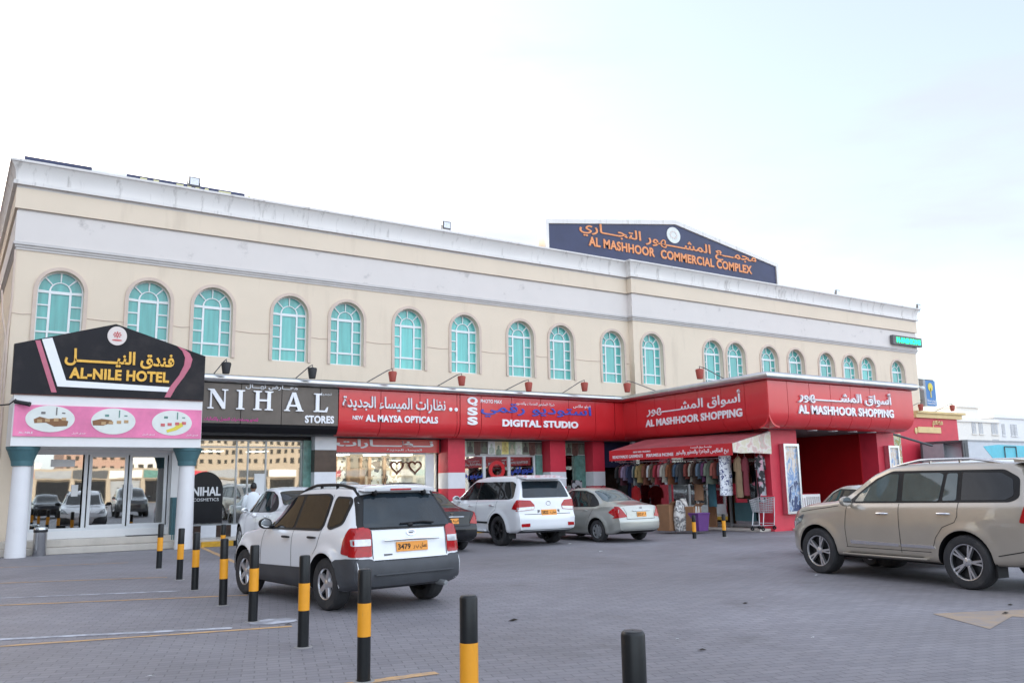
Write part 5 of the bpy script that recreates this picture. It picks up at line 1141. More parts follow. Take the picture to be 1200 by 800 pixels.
c = Car(kia, S); sm = None
for view in 'LR':
    gl = [rnd(q, .045) for q in ([(1.86, 1.045), (1.02, 1.055), (1.02, 1.50), (1.34, 1.485), (1.62, 1.30)], [(.94, 1.055), (.20, 1.065), (.16, 1.12), (.20, 1.48), (.34, 1.515), (.94, 1.508)], [(-.08, 1.085), (-.33, 1.15), (-.35, 1.41), (-.28, 1.465), (.01, 1.475), (.04, 1.43), (.01, 1.12)])]
    c.part('window_trim', c.patch(rnd([(1.90, 1.02), (.18, 1.035), (.12, 1.10), (.17, 1.50), (.30, 1.538), (1.04, 1.53), (1.36, 1.512), (1.66, 1.32)], .05), view, .009, .035), M['trim'])
    c.part('window_trim', c.patch(rnd([(-.08, 1.05), (-.37, 1.13), (-.39, 1.42), (-.31, 1.49), (.03, 1.50), (.07, 1.45), (.04, 1.09)], .07), view, .009, .035), M['trim'])
    for q in gl: c.part('window', c.patch(q, view, .013, .035), M['cglass'])
    # doors and fuel flap
    for ln in ([(2.02, .42), (2.0, .70), (1.94, .98), (1.72, 1.22)], [(.98, .40), (.98, 1.03)], [(.30, .72), (.22, .82), (.16, .98), (.13, 1.25), (.16, 1.52)], [(2.02, .40), (.52, .40)]): sm = c.line(ln, view, .010, .0025, sm)
    # cladding: sill strip, rear quarter and front corner
    def arcpts(yc, a0, a1, r, n=10): return [(yc+r*math.cos(R(a0+(a1-a0)*i/n)), .355+r*math.sin(R(a0+(a1-a0)*i/n))) for i in range(n+1)]
    b = c.patch([(2.63-.42, .27), (.42, .27)]+[(.42, .52)]+[(.46, .535), (2.15, .50), (2.2, .48)], view, .016, .06, .03)
    b = c.patch([(-.42, .40), (-.40, .45), (-.36, .56), (-.28, .64), (-.34, .68), (-.55, .70), (-.72, .70), (-.72, .33), (-.46, .28)], view, .016, .05, .03, b)
    b = c.patch([(3.05, .30), (3.05, .50), (3.0, .6), (3.30, .58), (3.42, .50), (3.42, .36)], view, .012, .05, .03, b); c.part('cladding', b, M['clad'])
    c.part('tail_light', c.patch(rnd([(-.44, .76), (-.70, .73), (-.70, 1.08), (-.56, 1.09), (-.48, .93)], .03), view, .012), M['tail'])
    c.part('headlight', c.patch(rnd([(3.30, .72), (3.05, .86), (2.85, .92), (3.0, .76)], .03), view, .008), M['head'])
for sg in (0, 1):
    f = mir if sg else (lambda q: q)
    tl = c.part('tail_light', c.patch(f(rnd([(-.86, .72), (-.605, .72), (-.60, 1.06), (-.655, 1.10), (-.86, 1.08)], .02)), 'rear', .014, .04), M['tail']); c.part('clear_lens', c.patch(f(rnd([(-.84, .86), (-.615, .86), (-.61, .945), (-.84, .945)], .015)), 'rear', .018, .04), M['lens'], parent=tl)
c.part('tailgate_glass', c.patch(rnd([(-.70, 1.085), (.70, 1.085), (.56, 1.485), (.30, 1.515), (-.30, 1.515), (-.56, 1.485)], .05), 'rear', .018, .035), M['cglassmid'])
c.part('glass_surround', c.patch(rnd([(-.78, 1.06), (.78, 1.06), (.64, 1.50), (.34, 1.535), (-.34, 1.535), (-.64, 1.50)], .05), 'rear', .010, .035), M['trim'])
c.part('rear_bumper', c.patch(rnd([(-.88, .30), (.88, .30), (.88, .69), (.62, .69), (.58, .655), (-.58, .655), (-.62, .69), (-.88, .69)], .03), 'rear', .016, .05, .04), M['clad'])
b = B(); b.box(-.62, .62, -.905, -.86, .485, .505, .006); c.part('bumper_ridge', b, M['clad'])
b = c.line([(-.59, .69), (-.59, 1.05), (-.69, 1.09)], 'rear', .010, .004); b = c.line([(.59, .69), (.59, 1.05), (.69, 1.09)], 'rear', .010, .004, b); b = c.line([(-.58, .668), (.58, .668)], 'rear', .012, .004, b)
tmp = bpy.data.meshes.new('tmp'); b.bm.to_mesh(tmp); sm.add(tmp)
c.part('windscreen', c.patch(rnd([(-.66, 1.09), (.66, 1.09), (.58, 1.50), (-.58, 1.50)], .05), 'front', .006), M['cglass'])
p, _ = c.hit((0, -4, .93), (0, 1, 0)); b = B(); b.tube([p+V((-.44, -.022, -.01)), p+V((0, -.03, 0)), p+V((.44, -.022, -.01))], [.014, .017, .014], 8); c.part('chrome_strip', b, M['chrome'])
p, nn = c.hit((0.0, -4, 1.01), (0, 1, 0)); b = B(); me = curve_mesh([oval(0, 0, .075, .042, 28), oval(0, 0, .062, .031, 28)], .012); b.add(me, 0, frame_mtx(p+nn*.008, (1, 0, 0), V((1, 0, 0)).cross(-nn)*-1)); b.box(p.x-.03, p.x+.03, p.y-.012, p.y-.004, p.z-.008, p.z+.008); c.part('badge', b, M['chrome'])
c.plate(.83, ('3479', 'عمان ب ر'), 0, .50, .125)
p, _ = c.hit((-.36, -4, .735), (0, 1, 0)); b = B(); b.box(p.x-.07, p.x+.05, p.y-.006, p.y+.01, .728, .748); c.part('badge', b, M['greyplastic'])
p, _ = c.hit((.0, -4, 1.10), (0, 1, 0)); b = B(); b.tube([p+V((-.16, -.02, .03)), p+V((.2, -.02, .045)), p+V((.38, -.02, .03))], .012, 6); b.ball(p+V((.0, -.01, .015)), .05, .03, .035); c.part('wiper', b, M['trim'])
b = B(); y_ = c.hit((0, -.2, 4), (0, 0, -1))[0]; b.hexa([(-.58, -.50, 1.565), (.58, -.50, 1.565), (.60, -.05, 1.61), (-.60, -.05, 1.61), (-.56, -.51, 1.60), (.56, -.51, 1.60), (.60, -.05, 1.655), (-.60, -.05, 1.655)]); sp = c.part('spoiler', b, M['pwhite'], 30)
b = B(); b.box(-.17, .17, -.518, -.49, 1.572, 1.597, .006); c.part('brake_light', b, M['tail'], parent=sp)
for x in (-.40, .40): b = B(); b.ball((x, -.47, 1.545), .035, .05, .05); c.part('hinge', b, M['trim'])
b = B(); b.cyl((.44, -.75, .33), (.46, -.93, .32), .038, .036, 18); b.cyl((.459, -.922, .3205), (.461, -.934, .3202), .028, n=14); c.part('exhaust', b, M['alud'])
b = B(); b.tube([(0.0, -.05, 1.65), (0, -.12, 1.80)], .006, 6); c.part('aerial', b, M['trim'])
c.rails(.60, -.42, 1.25, M['trim'], .05, .022); c.mirror(1.72, 1.06, M['trim'], (.105, .10, .08)); c.handle(1.16, .93, M['trim']); c.handle(.36, .945, M['trim'])
b = B()
for x in (-.6, .6): b.box(x-.14, x+.14, .3, 2.3, .22, .26)
b.cyl((-.6, 0, .34), (.6, 0, .34), .05, n=10); c.part('underbody', b, M['trim'])
S['rimmat'] = M['rim']; c.wheels(.225, 5, 'wide', .205); c.finish(M['pwhite'], sm)
kia.location = (5.26, 11.42, 0); kia.rotation_euler = (0, 0, R(7))

# ------------------------------------------------------------------ champagne large SUV on the right
lc = thing('parked_suv', 'large champagne SUV with chrome door strip, side on at the picture edge', 'car', (0, 0, 0), 0, 'cars parked before the shops')
S = dict(y=(-1.17, 3.72), axles=(0, 2.85), wr=.39, track=1.68, flare=.018, bulge=(.20, .07), sig=.06, shoulder=.985,
    top=[(-1.2, 1.76), (-.9, 1.83), (-.2, 1.865), (.8, 1.87), (1.35, 1.84), (1.75, 1.70), (2.35, 1.31), (2.6, 1.25), (3.1, 1.215), (3.5, 1.165), (3.75, 1.09)],
    bottom=[(-1.2, .48), (-.8, .36), (0, .33), (2.8, .33), (3.2, .30), (3.75, .34)], belt=[(-1.2, 1.27), (0, 1.235), (1.4, 1.20), (2.2, 1.17), (3.7, 1.05)],
    width=[(-1.2, .86), (-1.0, .94), (-.5, .975), (.6, .98), (2.2, .98), (3.1, .97), (3.5, .92), (3.75, .82)], roofw=[(-1.2, .74), (-.3, .775), (.8, .785), (1.6, .775), (2.4, .81), (3.7, .83)],
    rear=[(.3, .10), (.5, .0), (.75, .0), (.80, .05), (1.2, .08), (1.55, .20), (1.8, .34)], front=[(.2, -.10), (.45, .0), (.65, .0), (.9, -.02), (1.05, -.08), (1.15, -.2), (2, -.22)])
c = Car(lc, S); sm = None
for view in 'LR':
    dlo = rnd([(2.20, 1.215), (-.74, 1.26), (-.86, 1.32), (-.84, 1.60), (-.62, 1.725), (1.30, 1.735), (1.62, 1.62), (2.02, 1.36)], .06)
    c.part('window_trim', c.patch(dlo, view, .004), M['trim'])
    for q in ([(2.02, 1.245), (1.16, 1.255), (1.16, 1.685), (1.36, 1.685), (1.58, 1.59), (1.92, 1.38)], [(1.06, 1.26), (.40, 1.265), (.34, 1.66), (.40, 1.69), (1.06, 1.695)], [(.335, 1.27), (.10, 1.28), (.10, 1.68), (.275, 1.68)], [(.02, 1.28), (-.66, 1.29), (-.78, 1.35), (-.75, 1.58), (-.58, 1.675), (.02, 1.69)]):
        c.part('window', c.patch(rnd(q, .035), view, .008), M['cglass'] if q[0][0] < .1 else M['cglasslt'])
    for ln in ([(2.18, .50), (2.20, .80), (2.16, 1.20)], [(1.10, .46), (1.11, 1.22)], [(.52, .56), (.46, .72), (.33, .88), (.12, .96), (.07, 1.05), (.06, 1.25)], [(2.2, .50), (.56, .50)], [(2.35, 1.17), (2.9, 1.10), (3.25, 1.05)]): sm = c.line(ln, view, .010, .0025, sm)
    b = c.patch(rnd([(2.10, .555), (1.13, .555), (1.13, .60), (2.10, .615)], .01), view, .014, .06, .02); b = c.patch(rnd([(1.09, .555), (.47, .555), (.50, .60), (1.09, .60)], .01), view, .014, .06, .02, b); c.part('chrome_strip', b, M['chrome'])
    c.part('headlight', c.patch(rnd([(3.62, .84), (3.40, .92), (3.15, 1.02), (3.22, .88), (3.5, .76)], .04), view, .006), M['head'])
    c.part('tail_light', c.patch(rnd([(-.86, .98), (-1.06, .96), (-1.05, 1.22), (-.94, 1.24)], .03), view, .008), M['tail'])
    c.part('bumper_line', c.patch([(-.52, .50), (-.52, .515), (-1.1, .64), (-1.1, .625)], view, .004, .06, 0), M['seam'])
    sg = -1 if view == 'L' else 1
    b = B(); b.box(sg*.92 if sg > 0 else -1.03, sg*.92 if sg < 0 else 1.03, .62, 2.25, .375, .405, .012)
    st = c.part('side_step', b, M['pbeige']); b = B(); x0, x1 = sorted((sg*.93, sg*1.01)); b.box(x0, x1, .72, 2.15, .4055, .411); c.part('tread', b, M['trim'], parent=st)
    b = B(); x0, x1 = sorted((sg*.72, sg*.95)); b.box(x0, x1, -.475, -.455, .20, .56); c.part('mud_flap', b, M['trim'])
c.part('windscreen', c.patch(rnd([(-.74, 1.29), (.74, 1.29), (.66, 1.72), (-.66, 1.72)], .05), 'front', .006), M['cglasslt'])
c.part('grille', c.patch(rnd([(-.48, .70), (.48, .70), (.52, 1.0), (-.52, 1.0)], .04), 'front', .01), M['chrome'])
c.part('tailgate_glass', c.patch(rnd([(-.72, 1.30), (.72, 1.30), (.62, 1.68), (-.62, 1.68)], .05), 'rear', .008), M['cglass'])
b = B(); b.hexa([(-.66, -1.14, 1.79), (.66, -1.14, 1.79), (.68, -.72, 1.82), (-.68, -.72, 1.82), (-.64, -1.15, 1.82), (.64, -1.15, 1.82), (.68, -.7, 1.87), (-.68, -.7, 1.87)]); c.part('spoiler', b, M['pbeige'], 30)
c.rails(.68, -.55, 1.35, M['steel'], .06, .02)
c.mirror(2.06, 1.20, M['pbeige'], (.125, .11, .085)); c.handle(1.42, 1.06, M['chrome'], .22); c.handle(.30, 1.08, M['chrome'], .22)
b = B(); b.box(-.75, .75, .2, 2.7, .30, .34); b.cyl((-.7, 0, .39), (.7, 0, .39), .06, n=10); c.part('underbody', b, M['trim'])
c.wheels(.27, 5, 'twin', .262); c.finish(M['pbeige'], sm)
LC_POS = (13.58, 7.0); lc.location = (*LC_POS, 0); lc.rotation_euler = (0, 0, R(-7))

# ------------------------------------------------------------------ big white SUV in the middle
lx = thing('parked_suv', 'big white SUV with dark windows and black wheels before the photo studio', 'car', (0, 0, 0), 0, 'cars parked before the shops')
S = dict(y=(-1.10, 3.88), axles=(0, 2.85), wr=.40, track=1.66, flare=.035, bulge=(.30, .10), sig=.07,
    top=[(-1.2, 1.80), (-.9, 1.84), (0, 1.87), (1.0, 1.86), (1.5, 1.80), (1.95, 1.58), (2.5, 1.25), (2.8, 1.19), (3.4, 1.13), (3.9, 1.0)],
    bottom=[(-1.2, .44), (-.8, .34), (0, .33), (2.8, .33), (3.9, .34)], belt=[(-1.2, 1.25), (0, 1.22), (1.6, 1.17), (3.9, 1.05)],
    width=[(-1.2, .86), (-1.0, .95), (-.5, .98), (2.2, .98), (3.1, .96), (3.5, .89), (3.9, .74)], roofw=[(-1.2, .68), (-.3, .73), (1.0, .745), (2.4, .78), (3.9, .8)],
    rear=[(.3, .14), (.42, .04), (.5, .0), (.78, .0), (.84, .05), (1.2, .08), (1.5, .22), (1.8, .42)], front=[(.2, -.1), (.5, 0), (.8, -.02), (1.05, -.2), (2, -.3)])
c = Car(lx, S); sm = None
for view in 'LR':
    q = rnd([(2.25, 1.20), (-.55, 1.23), (-.70, 1.28), (-.62, 1.64), (-.45, 1.70), (1.45, 1.70), (1.75, 1.58)], .06)
    c.part('window', c.patch(q, view, .006), M['cglass'])
    b = c.patch([(1.16, 1.22), (1.10, 1.22), (1.10, 1.69), (1.16, 1.69)], view, .009, .1, .01); b = c.patch([(.04, 1.23), (-.02, 1.23), (.06, 1.69), (.12, 1.69)], view, .009, .1, .01, b); c.part('window_trim', b, M['trim'])
    for ln in ([(2.2, .5), (2.2, 1.18)], [(1.12, .46), (1.12, 1.2)], [(.5, .56), (.40, .76), (.10, .95), (.04, 1.2)]): sm = c.line(ln, view, .010, .0025, sm)
    c.part('chrome_strip', c.patch([(2.15, .58), (.5, .58), (.5, .63), (2.15, .63)], view, .012, .08, .02), M['trim'])
    c.part('tail_light', c.patch(rnd([(-.70, .98), (-.98, .95), (-.97, 1.20), (-.87, 1.22)], .03), view, .010), M['tail'])
for f in ((lambda q: q), mir):
    tl = c.part('tail_light', c.patch(f(rnd([(-.96, .92), (-.46, .96), (-.44, 1.08), (-.56, 1.20), (-.96, 1.22)], .03)), 'rear', .012, .04), M['tail']); c.part('clear_lens', c.patch(f(rnd([(-.92, .93), (-.47, .97), (-.46, 1.04), (-.92, 1.02)], .01)), 'rear', .016, .05), M['lens'], parent=tl)
    c.part('reflector', c.patch(f(rnd([(-.86, .52), (-.62, .52), (-.62, .61), (-.86, .60)], .01)), 'rear', .010, .05), M['tail'])
c.part('tailgate_glass', c.patch(rnd([(-.76, 1.27), (.76, 1.27), (.64, 1.70), (-.64, 1.70)], .05), 'rear', .012, .035), M['cglassmid'])
c.part('lower_bumper', c.patch(rnd([(-.9, .36), (.9, .36), (.82, .45), (-.82, .45)], .02), 'rear', .012, .06), M['clad'])
b = c.line([(-.75, .84), (.75, .84)], 'rear', .014, .004); tmp = bpy.data.meshes.new('tmp'); b.bm.to_mesh(tmp); sm.add(tmp)
b = B(); b.box(-.36, -.29, -1.04, -.98, .78, .95); b.box(.29, .36, -1.04, -.98, .78, .95); c.part('plate_recess', b, M['greyplastic'])
c.plate(.88, ('3822', 'عمان د'), 0, .50, .15); p, nn = c.hit((0, -4, 1.12), (0, 1, 0)); b = B(); me = curve_mesh([oval(0, 0, .08, .06, 24), oval(0, 0, .066, .047, 24)], .01); b.add(me, 0, frame_mtx(p+nn*.006, (1, 0, 0), (0, 0, 1))); c.part('badge', b, M['chrome'])
b = B(); b.hexa([(-.66, -1.02, 1.76), (.66, -1.02, 1.76), (.68, -.5, 1.82), (-.68, -.5, 1.82), (-.64, -1.03, 1.79), (.64, -1.03, 1.79), (.68, -.5, 1.87), (-.68, -.5, 1.87)]); c.part('spoiler', b, M['pwhite'], 30)
c.part('windscreen', c.patch(rnd([(-.72, 1.25), (.72, 1.25), (.64, 1.72), (-.64, 1.72)], .05), 'front', .006), M['cglass'])
for sg in (-1, 1): b = B(); x0, x1 = sorted((sg*.9, sg*1.02)); b.box(x0, x1, .6, 2.25, .36, .40, .012); c.part('side_step', b, M['pwhite'])
for sg in (-1, 1): b = B(); x0, x1 = sorted((sg*.7, sg*.95)); b.box(x0, x1, -.50, -.48, .2, .55); c.part('mud_flap', b, M['trim'])
c.mirror(2.1, 1.19, M['pwhite'], (.12, .10, .09)); c.handle(1.4, 1.04, M['chrome'], .2); c.handle(.28, 1.06, M['chrome'], .2)
b = B(); b.box(-.75, .75, .2, 2.7, .30, .34); c.part('underbody', b, M['trim'])
S['rimmat'] = M['rimd']; c.wheels(.27, 5, 'twin', .265); c.finish(M['pwhite'], sm)
lx.location = (13.62, 20.0, 0); lx.rotation_euler = (0, 0, R(0))

# ------------------------------------------------------------------ saloons
def saloon(label, paint, loc, rz, glassm, platetxt, trunk=1.03, dark=False):
    t = thing('parked_saloon', label, 'car', (0, 0, 0), 0, 'cars parked before the shops')
    S = dict(y=(-.98, 3.42), axles=(0, 2.60), wr=.305, track=1.49, flare=.025, bulge=(.28, .12), sig=.08,
        top=[(-1.0, trunk-.04), (-.75, trunk), (-.40, trunk+.04), (-.15, 1.14), (.45, 1.42), (.85, 1.50), (1.3, 1.50), (1.65, 1.42), (2.35, 1.04), (2.6, .97), (3.1, .88), (3.45, .74)],
        bottom=[(-1.0, .34), (-.6, .22), (0, .20), (2.6, .20), (3.45, .26)], belt=[(-1.0, .93), (0, .93), (1.5, .90), (3.4, .8)],
        width=[(-1.0, .74), (-.7, .82), (-.2, .855), (.8, .86), (2.4, .85), (3.0, .80), (3.45, .62)], roofw=[(-1.0, .6), (.2, .56), (.9, .58), (1.5, .58), (2.3, .64), (3.4, .65)],
        rear=[(.2, .12), (.34, .02), (.42, .0), (.60, .0), (.64, .03), (.9, .06), (1.05, .13), (1.5, .2)], front=[(.2, -.08), (.4, 0), (.6, 0), (.8, -.15), (1, -.3), (2, -.3)])
    c = Car(t, S); sm = None
    for view in 'LR':
        c.part('window_trim', c.patch(rnd([(2.2, .935), (.15, .965), (.0, 1.0), (.42, 1.32), (.72, 1.41), (1.35, 1.425), (1.62, 1.33)], .05), view, .003), M['trim'])
        for q in ([(2.10, .955), (1.22, .965), (1.22, 1.395), (1.34, 1.40), (1.58, 1.31)], [(1.14, .965), (.36, .98), (.42, 1.24), (.58, 1.35), (.72, 1.39), (1.14, 1.395)]): c.part('window', c.patch(rnd(q, .03), view, .006), M['cglass'])
        for ln in ([(2.05, .4), (2.08, .92)], [(1.18, .32), (1.18, .95)], [(.42, .45), (.30, .70), (.14, .93)]): sm = c.line(ln, view, .009, .0025, sm)
        c.part('tail_light', c.patch(rnd([(-.48, .82), (-.78, .68), (-.80, .86), (-.76, .97), (-.70, .97)], .03), view, .008), M['tail'])
        c.part('headlight', c.patch(rnd([(3.2, .62), (2.9, .80), (3.05, .64)], .03), view, .008), M['head'])
    for f in ((lambda q: q), mir): c.part('tail_light', c.patch(f(rnd([(-.83, .66), (-.50, .70), (-.60, .84), (-.70, .97), (-.83, .98)], .03)), 'rear', .012, .04), M['tail'])
    c.part('rear_glass', c.patch(rnd([(-.58, -.22), (.58, -.22), (.50, .46), (-.50, .46)], .06), 'top', .006), glassm)
    c.part('windscreen', c.patch(rnd([(-.62, 1.02), (.62, 1.02), (.52, 1.40), (-.52, 1.40)], .05), 'front', .006), M['cglass'])
    b = c.line([(-.52, .64), (-.52, .80), (-.60, .95)], 'rear', .01, .004); b = c.line([(.52, .64), (.52, .80), (.60, .95)], 'rear', .01, .004, b); b = c.line([(-.52, .64), (.52, .64)], 'rear', .012, .004, b)
    tmp = bpy.data.meshes.new('tmp'); b.bm.to_mesh(tmp); sm.add(tmp)
    p, _ = c.hit((0, -4, .86), (0, 1, 0)); b = B(); b.tube([p+V((-.32, -.012, 0)), p+V((0, -.02, .005)), p+V((.32, -.012, 0))], .013, 8); c.part('chrome_strip', b, M['chrome'])
    p, nn = c.hit((0, -4, .93), (0, 1, 0)); b = B(); me = curve_mesh([oval(0, 0, .05, .035, 20)], .01); b.add(me, 0, frame_mtx(p+nn*.006, (1, 0, 0), (0, 0, 1))); c.part('badge', b, M['chrome'])
    c.part('lower_bumper', c.patch(rnd([(-.7, .25), (.7, .25), (.64, .36), (-.64, .36)], .03), 'rear', .008, .06), M['trim'])
    c.plate(.76, platetxt, 0, .34, .13); c.mirror(1.98, .94, paint, (.09, .08, .06)); c.handle(1.36, .86, paint, .18); c.handle(.48, .87, paint, .18)
    b = B(); b.tube([(0, .72, 1.50), (0, .62, 1.56)], .008, 6); c.part('aerial', b, M['trim'])
    b = B(); b.box(-.6, .6, .3, 2.3, .17, .2); c.part('underbody', b, M['trim'])
    S['rimmat'] = M['alud'] if not dark else M['rimd']; c.wheels(.19, 7, 'wide', .19); c.finish(paint, sm); t.location = loc; t.rotation_euler = (0, 0, R(rz)); return t
saloon('pale silver green saloon with red tail lights before the clothes awning', M['psilver'], (16.22, 19.15, 0), 2, mat('pale_rear_glass', (.06, .09, .10), .03, var=.2, spec=1), ('512', 'د م'))
saloon('black saloon half hidden between the two white SUVs', M['pblack'], (10.50, 19.6, 0), 0, M['cglass'], ('74', 'ب'), 1.02, True)
# white hatchback behind the compact SUV, and the silver car behind the champagne SUV
wc = saloon('white car with black mirror behind the compact SUV, nose to the cosmetics window', M['pwhite'], (7.45, 20.5, 0), 0, M['cglass'], ('88', 'س'), 1.12)
wc.scale = (1.03, 1.0, 1.10)
_d = ray(958, 595); _d = V((_d.x, _d.y, 0)).normalized()*20; _a = R(-25)
sc_ = saloon('silver car seen over the bonnet of the champagne SUV', M['psilver'], (_d.x-(-.6*math.cos(_a)-2.3*math.sin(_a)), _d.y-(-.6*math.sin(_a)+2.3*math.cos(_a)), 0), -25, M['cglasslt'], ('61', 'هـ'), 1.06)

# ------------------------------------------------------------------ person in a white robe at the cosmetics window
def skin_mesh(verts, edges, radii, sub=2):
    me = bpy.data.meshes.new('tmp'); me.from_pydata(verts, edges, []); o = bpy.data.objects.new('tmp', me); COL.objects.link(o)
    md = o.modifiers.new('s', 'SKIN'); sl = me.skin_vertices[0] if len(me.skin_vertices) else None
    for i, r in enumerate(radii): me.skin_vertices[0].data[i].radius = (r, r)
    me.skin_vertices[0].data[0].use_root = True; md.use_smooth_shade = True
    sb_ = o.modifiers.new('u', 'SUBSURF'); sb_.levels = sub; sb_.render_levels = sub
    dg = bpy.context.evaluated_depsgraph_get(); r = bpy.data.meshes.new_from_object(o.evaluated_get(dg)); bpy.data.objects.remove(o); return r
PR_ = thing('person', 'dark haired person in a long white robe facing the cosmetics window', 'person', (0, 0, 0))
vv = [(0, 0, .95), (0, .0, 1.12), (0, -.01, 1.30), (0, -.01, 1.42), (0, 0, 1.50), (0, .02, 1.56), (-.10, 0, .88), (-.11, .02, .48), (-.11, -.02, .09), (-.11, .12, .04), (.10, 0, .88), (.11, .02, .48), (.11, -.02, .09), (.11, .12, .04),
      (-.19, -.01, 1.40), (-.25, -.03, 1.14), (-.20, .16, 1.02), (-.17, .24, 1.03), (.19, -.01, 1.40), (.25, -.03, 1.14), (.20, .16, 1.02), (.17, .24, 1.03)]
ee = [(0, 1), (1, 2), (2, 3), (3, 4), (4, 5), (0, 6), (6, 7), (7, 8), (8, 9), (0, 10), (10, 11), (11, 12), (12, 13), (3, 14), (14, 15), (15, 16), (16, 17), (3, 18), (18, 19), (19, 20), (20, 21)]
rr = [.14, .13, .13, .085, .05, .05, .09, .065, .045, .035, .09, .065, .045, .035, .06, .045, .033, .032, .06, .045, .033, .032]
b = B(); me = skin_mesh(vv, ee, rr); b.add(me)
for sx in (-1, 1):                                           # hands: palm continues the wrist, five separate fingers
    for k, (dx, ln) in enumerate(((-.03, .065), (-.01, .08), (.01, .075), (.03, .06))):
        x = sx*.17+dx; me = skin_mesh([(x, .25, 1.03), (x, .25+ln*.5, 1.025), (x, .25+ln*.8, 1.005), (x, .25+ln*.85, .985)], [(0, 1), (1, 2), (2, 3)], [.010, .009, .008, .007], 1); b.add(me)
    me = skin_mesh([(sx*.15, .225, 1.035), (sx*.125, .25, 1.04), (sx*.12, .285, 1.03)], [(0, 1), (1, 2)], [.012, .010, .008], 1); b.add(me)
b.ball((0, .03, 1.635), .078, .098, .118, 20); b.ball((0, .128, 1.625), .014, .022, .022, 10)      # head, nose
for sx in (-1, 1): b.ball((sx*.080, .02, 1.63), .012, .022, .032, 10); b.ball((sx*.032, .112, 1.648), .013, .010, .009, 10)
b.ball((0, .118, 1.577), .026, .010, .007, 10); obj('body', b, M['skin'], PR_, local=True, smooth=60)
b = B(); b.ball((0, .012, 1.665), .086, .104, .110, 22)
for v in b.bm.verts:
    if v.co.y > .06 and v.co.z < 1.69: v.co.y = .06
    if v.co.z < 1.60: v.co.z = 1.60
obj('hair', b, M['hair'], PR_, local=True, smooth=60)
b = B(); n = 28; rows = []
for z, rx, ry in ((.10, .27, .23), (.35, .25, .20), (.7, .225, .175), (.95, .205, .165), (1.15, .20, .155), (1.32, .21, .145), (1.40, .205, .135), (1.46, .15, .115), (1.50, .075, .08), (1.515, .062, .065)):
    rows.append([b.vert(rx*math.cos(2*math.pi*k/n)*(1+.035*math.sin(5*2*math.pi*k/n+z*3)*(1.2-min(z, 1.2))), ry*math.sin(2*math.pi*k/n)*(1+.05*math.sin(7*2*math.pi*k/n)*(1.2-min(z, 1.2))), z) for k in range(n)])
for A, C in zip(rows, rows[1:]):
    for k in range(n): b.face([A[k], A[(k+1) % n], C[(k+1) % n], C[k]])
for sx in (-1, 1): b.tube([(sx*.15, -.005, 1.40), (sx*.20, -.01, 1.36), (sx*.255, -.03, 1.15), (sx*.24, .05, 1.07), (sx*.195, .17, 1.02)], [.07, .075, .062, .058, .054], 12)
obj('robe', b, M['robe'], PR_, local=True, smooth=60)
PR_.location = (7.42, 24.75, 0); PR_.rotation_euler = (0, 0, R(-8)); PR_.scale = (1.02, 1.02, 1.02)
b = B(); b.box(20.25, 20.75, 26.6, 26.68, .2, 1.75, .02); tag(obj('display_banner', b, M['floral']), 'dark flower printed banner standing in the narrow studio doorway', 'banner')

# ------------------------------------------------------------------ beyond the building: small red shop, hanging sign, truck, villas
at = lambda u, v, Y: FY(u, v, Y)
p0, p1 = at(1046, 487, 27), at(1113, 487, 27)
RSH = thing('small_shop', 'small red shop with a gold name bar past the end of the long building', 'building', ((p0.x+p1.x)/2, 27, 0))
zt_ = p1.z; xr_ = p1.x
b = B(); b.box(36, xr_, 26.62, 31, 0, zt_-.25); obj('wall', b, M['redpillar'], RSH)
b = B(); b.box(43.6, xr_+.35, 26.5, 31.1, zt_-.24, zt_); b.box(43.6, xr_+.6, 26.4, 31.1, zt_, zt_+.12); obj('cornice', b, M['goldband'], RSH)
q0, q1 = at(1070, 507, 26.88), at(1096, 501, 26.88)
b = B(); b.box(q0.x, q1.x, 26.56, 26.61, q0.z, q0.z+.32); bar = obj('name_bar', b, M['goldband'], RSH)
text('مطعم', M['goldband'], RSH, (q1.x-.7, 26.615, q0.z+.25), 1.0, .6, .03, bold=.02); text('AL MASHHOOR', M['letw'], RSH, (q1.x-1.2, 26.615, q0.z+1.05), 1.5, .16, .01)
b = B(); b.ball((q0.x-.15, 26.60, q0.z+.1), .14, .03, .18); obj('motif', b, M['goldband'], RSH)
b = B(); b.box(45.2, xr_-.3, 26.55, 26.615, .3, 2.6); obj('window', b, M['fruit'], RSH)
b = B(); b.box(xr_+.02, xr_+3.4, 28.5, 36, 0, zt_-.2); tag(obj('side_wall', b, M['villac']), 'cream wall between the small red shop and the villas', 'wall')
HB = thing('hanging_sign', 'blue upright sign with a yellow tree emblem fixed to the end of the building', 'sign', (45.5, 26.9, 5.5))
p0, p1 = at(1079, 445, 26.9), at(1097, 476, 26.9)
b = B(); b.box(p0.x+.25, p1.x+.02, 26.86, 27.02, p1.z, p0.z); obj('face', b, M['bluesign'], HB)
b = B(); b.box(p0.x+.03, p0.x+.245, 26.8, 27.06, p1.z-.03, p0.z+.02); obj('edge', b, M['boxgrey'], HB)
cx = (p0.x+p1.x)/2+.15; h = p0.z-p1.z
me = curve_mesh([oval(cx, p0.z-.26*h, .22, .24, 20)], .02); b = B(); b.add(me, 0, frame_mtx((0, 26.85, 0), EAST, UP3)); b.box(cx-.035, cx+.035, 26.84, 26.86, p1.z+.33*h, p0.z-.3*h); obj('emblem', b, M['yel2'], HB)
text('اوريدو مسقط', M['letw'], HB, (cx-.42, 26.858, p1.z+.14*h), .85, .2, .006); text('TRADING', M['letw'], HB, (cx-.4, 26.858, p1.z+.06*h), .8, .1, .006)
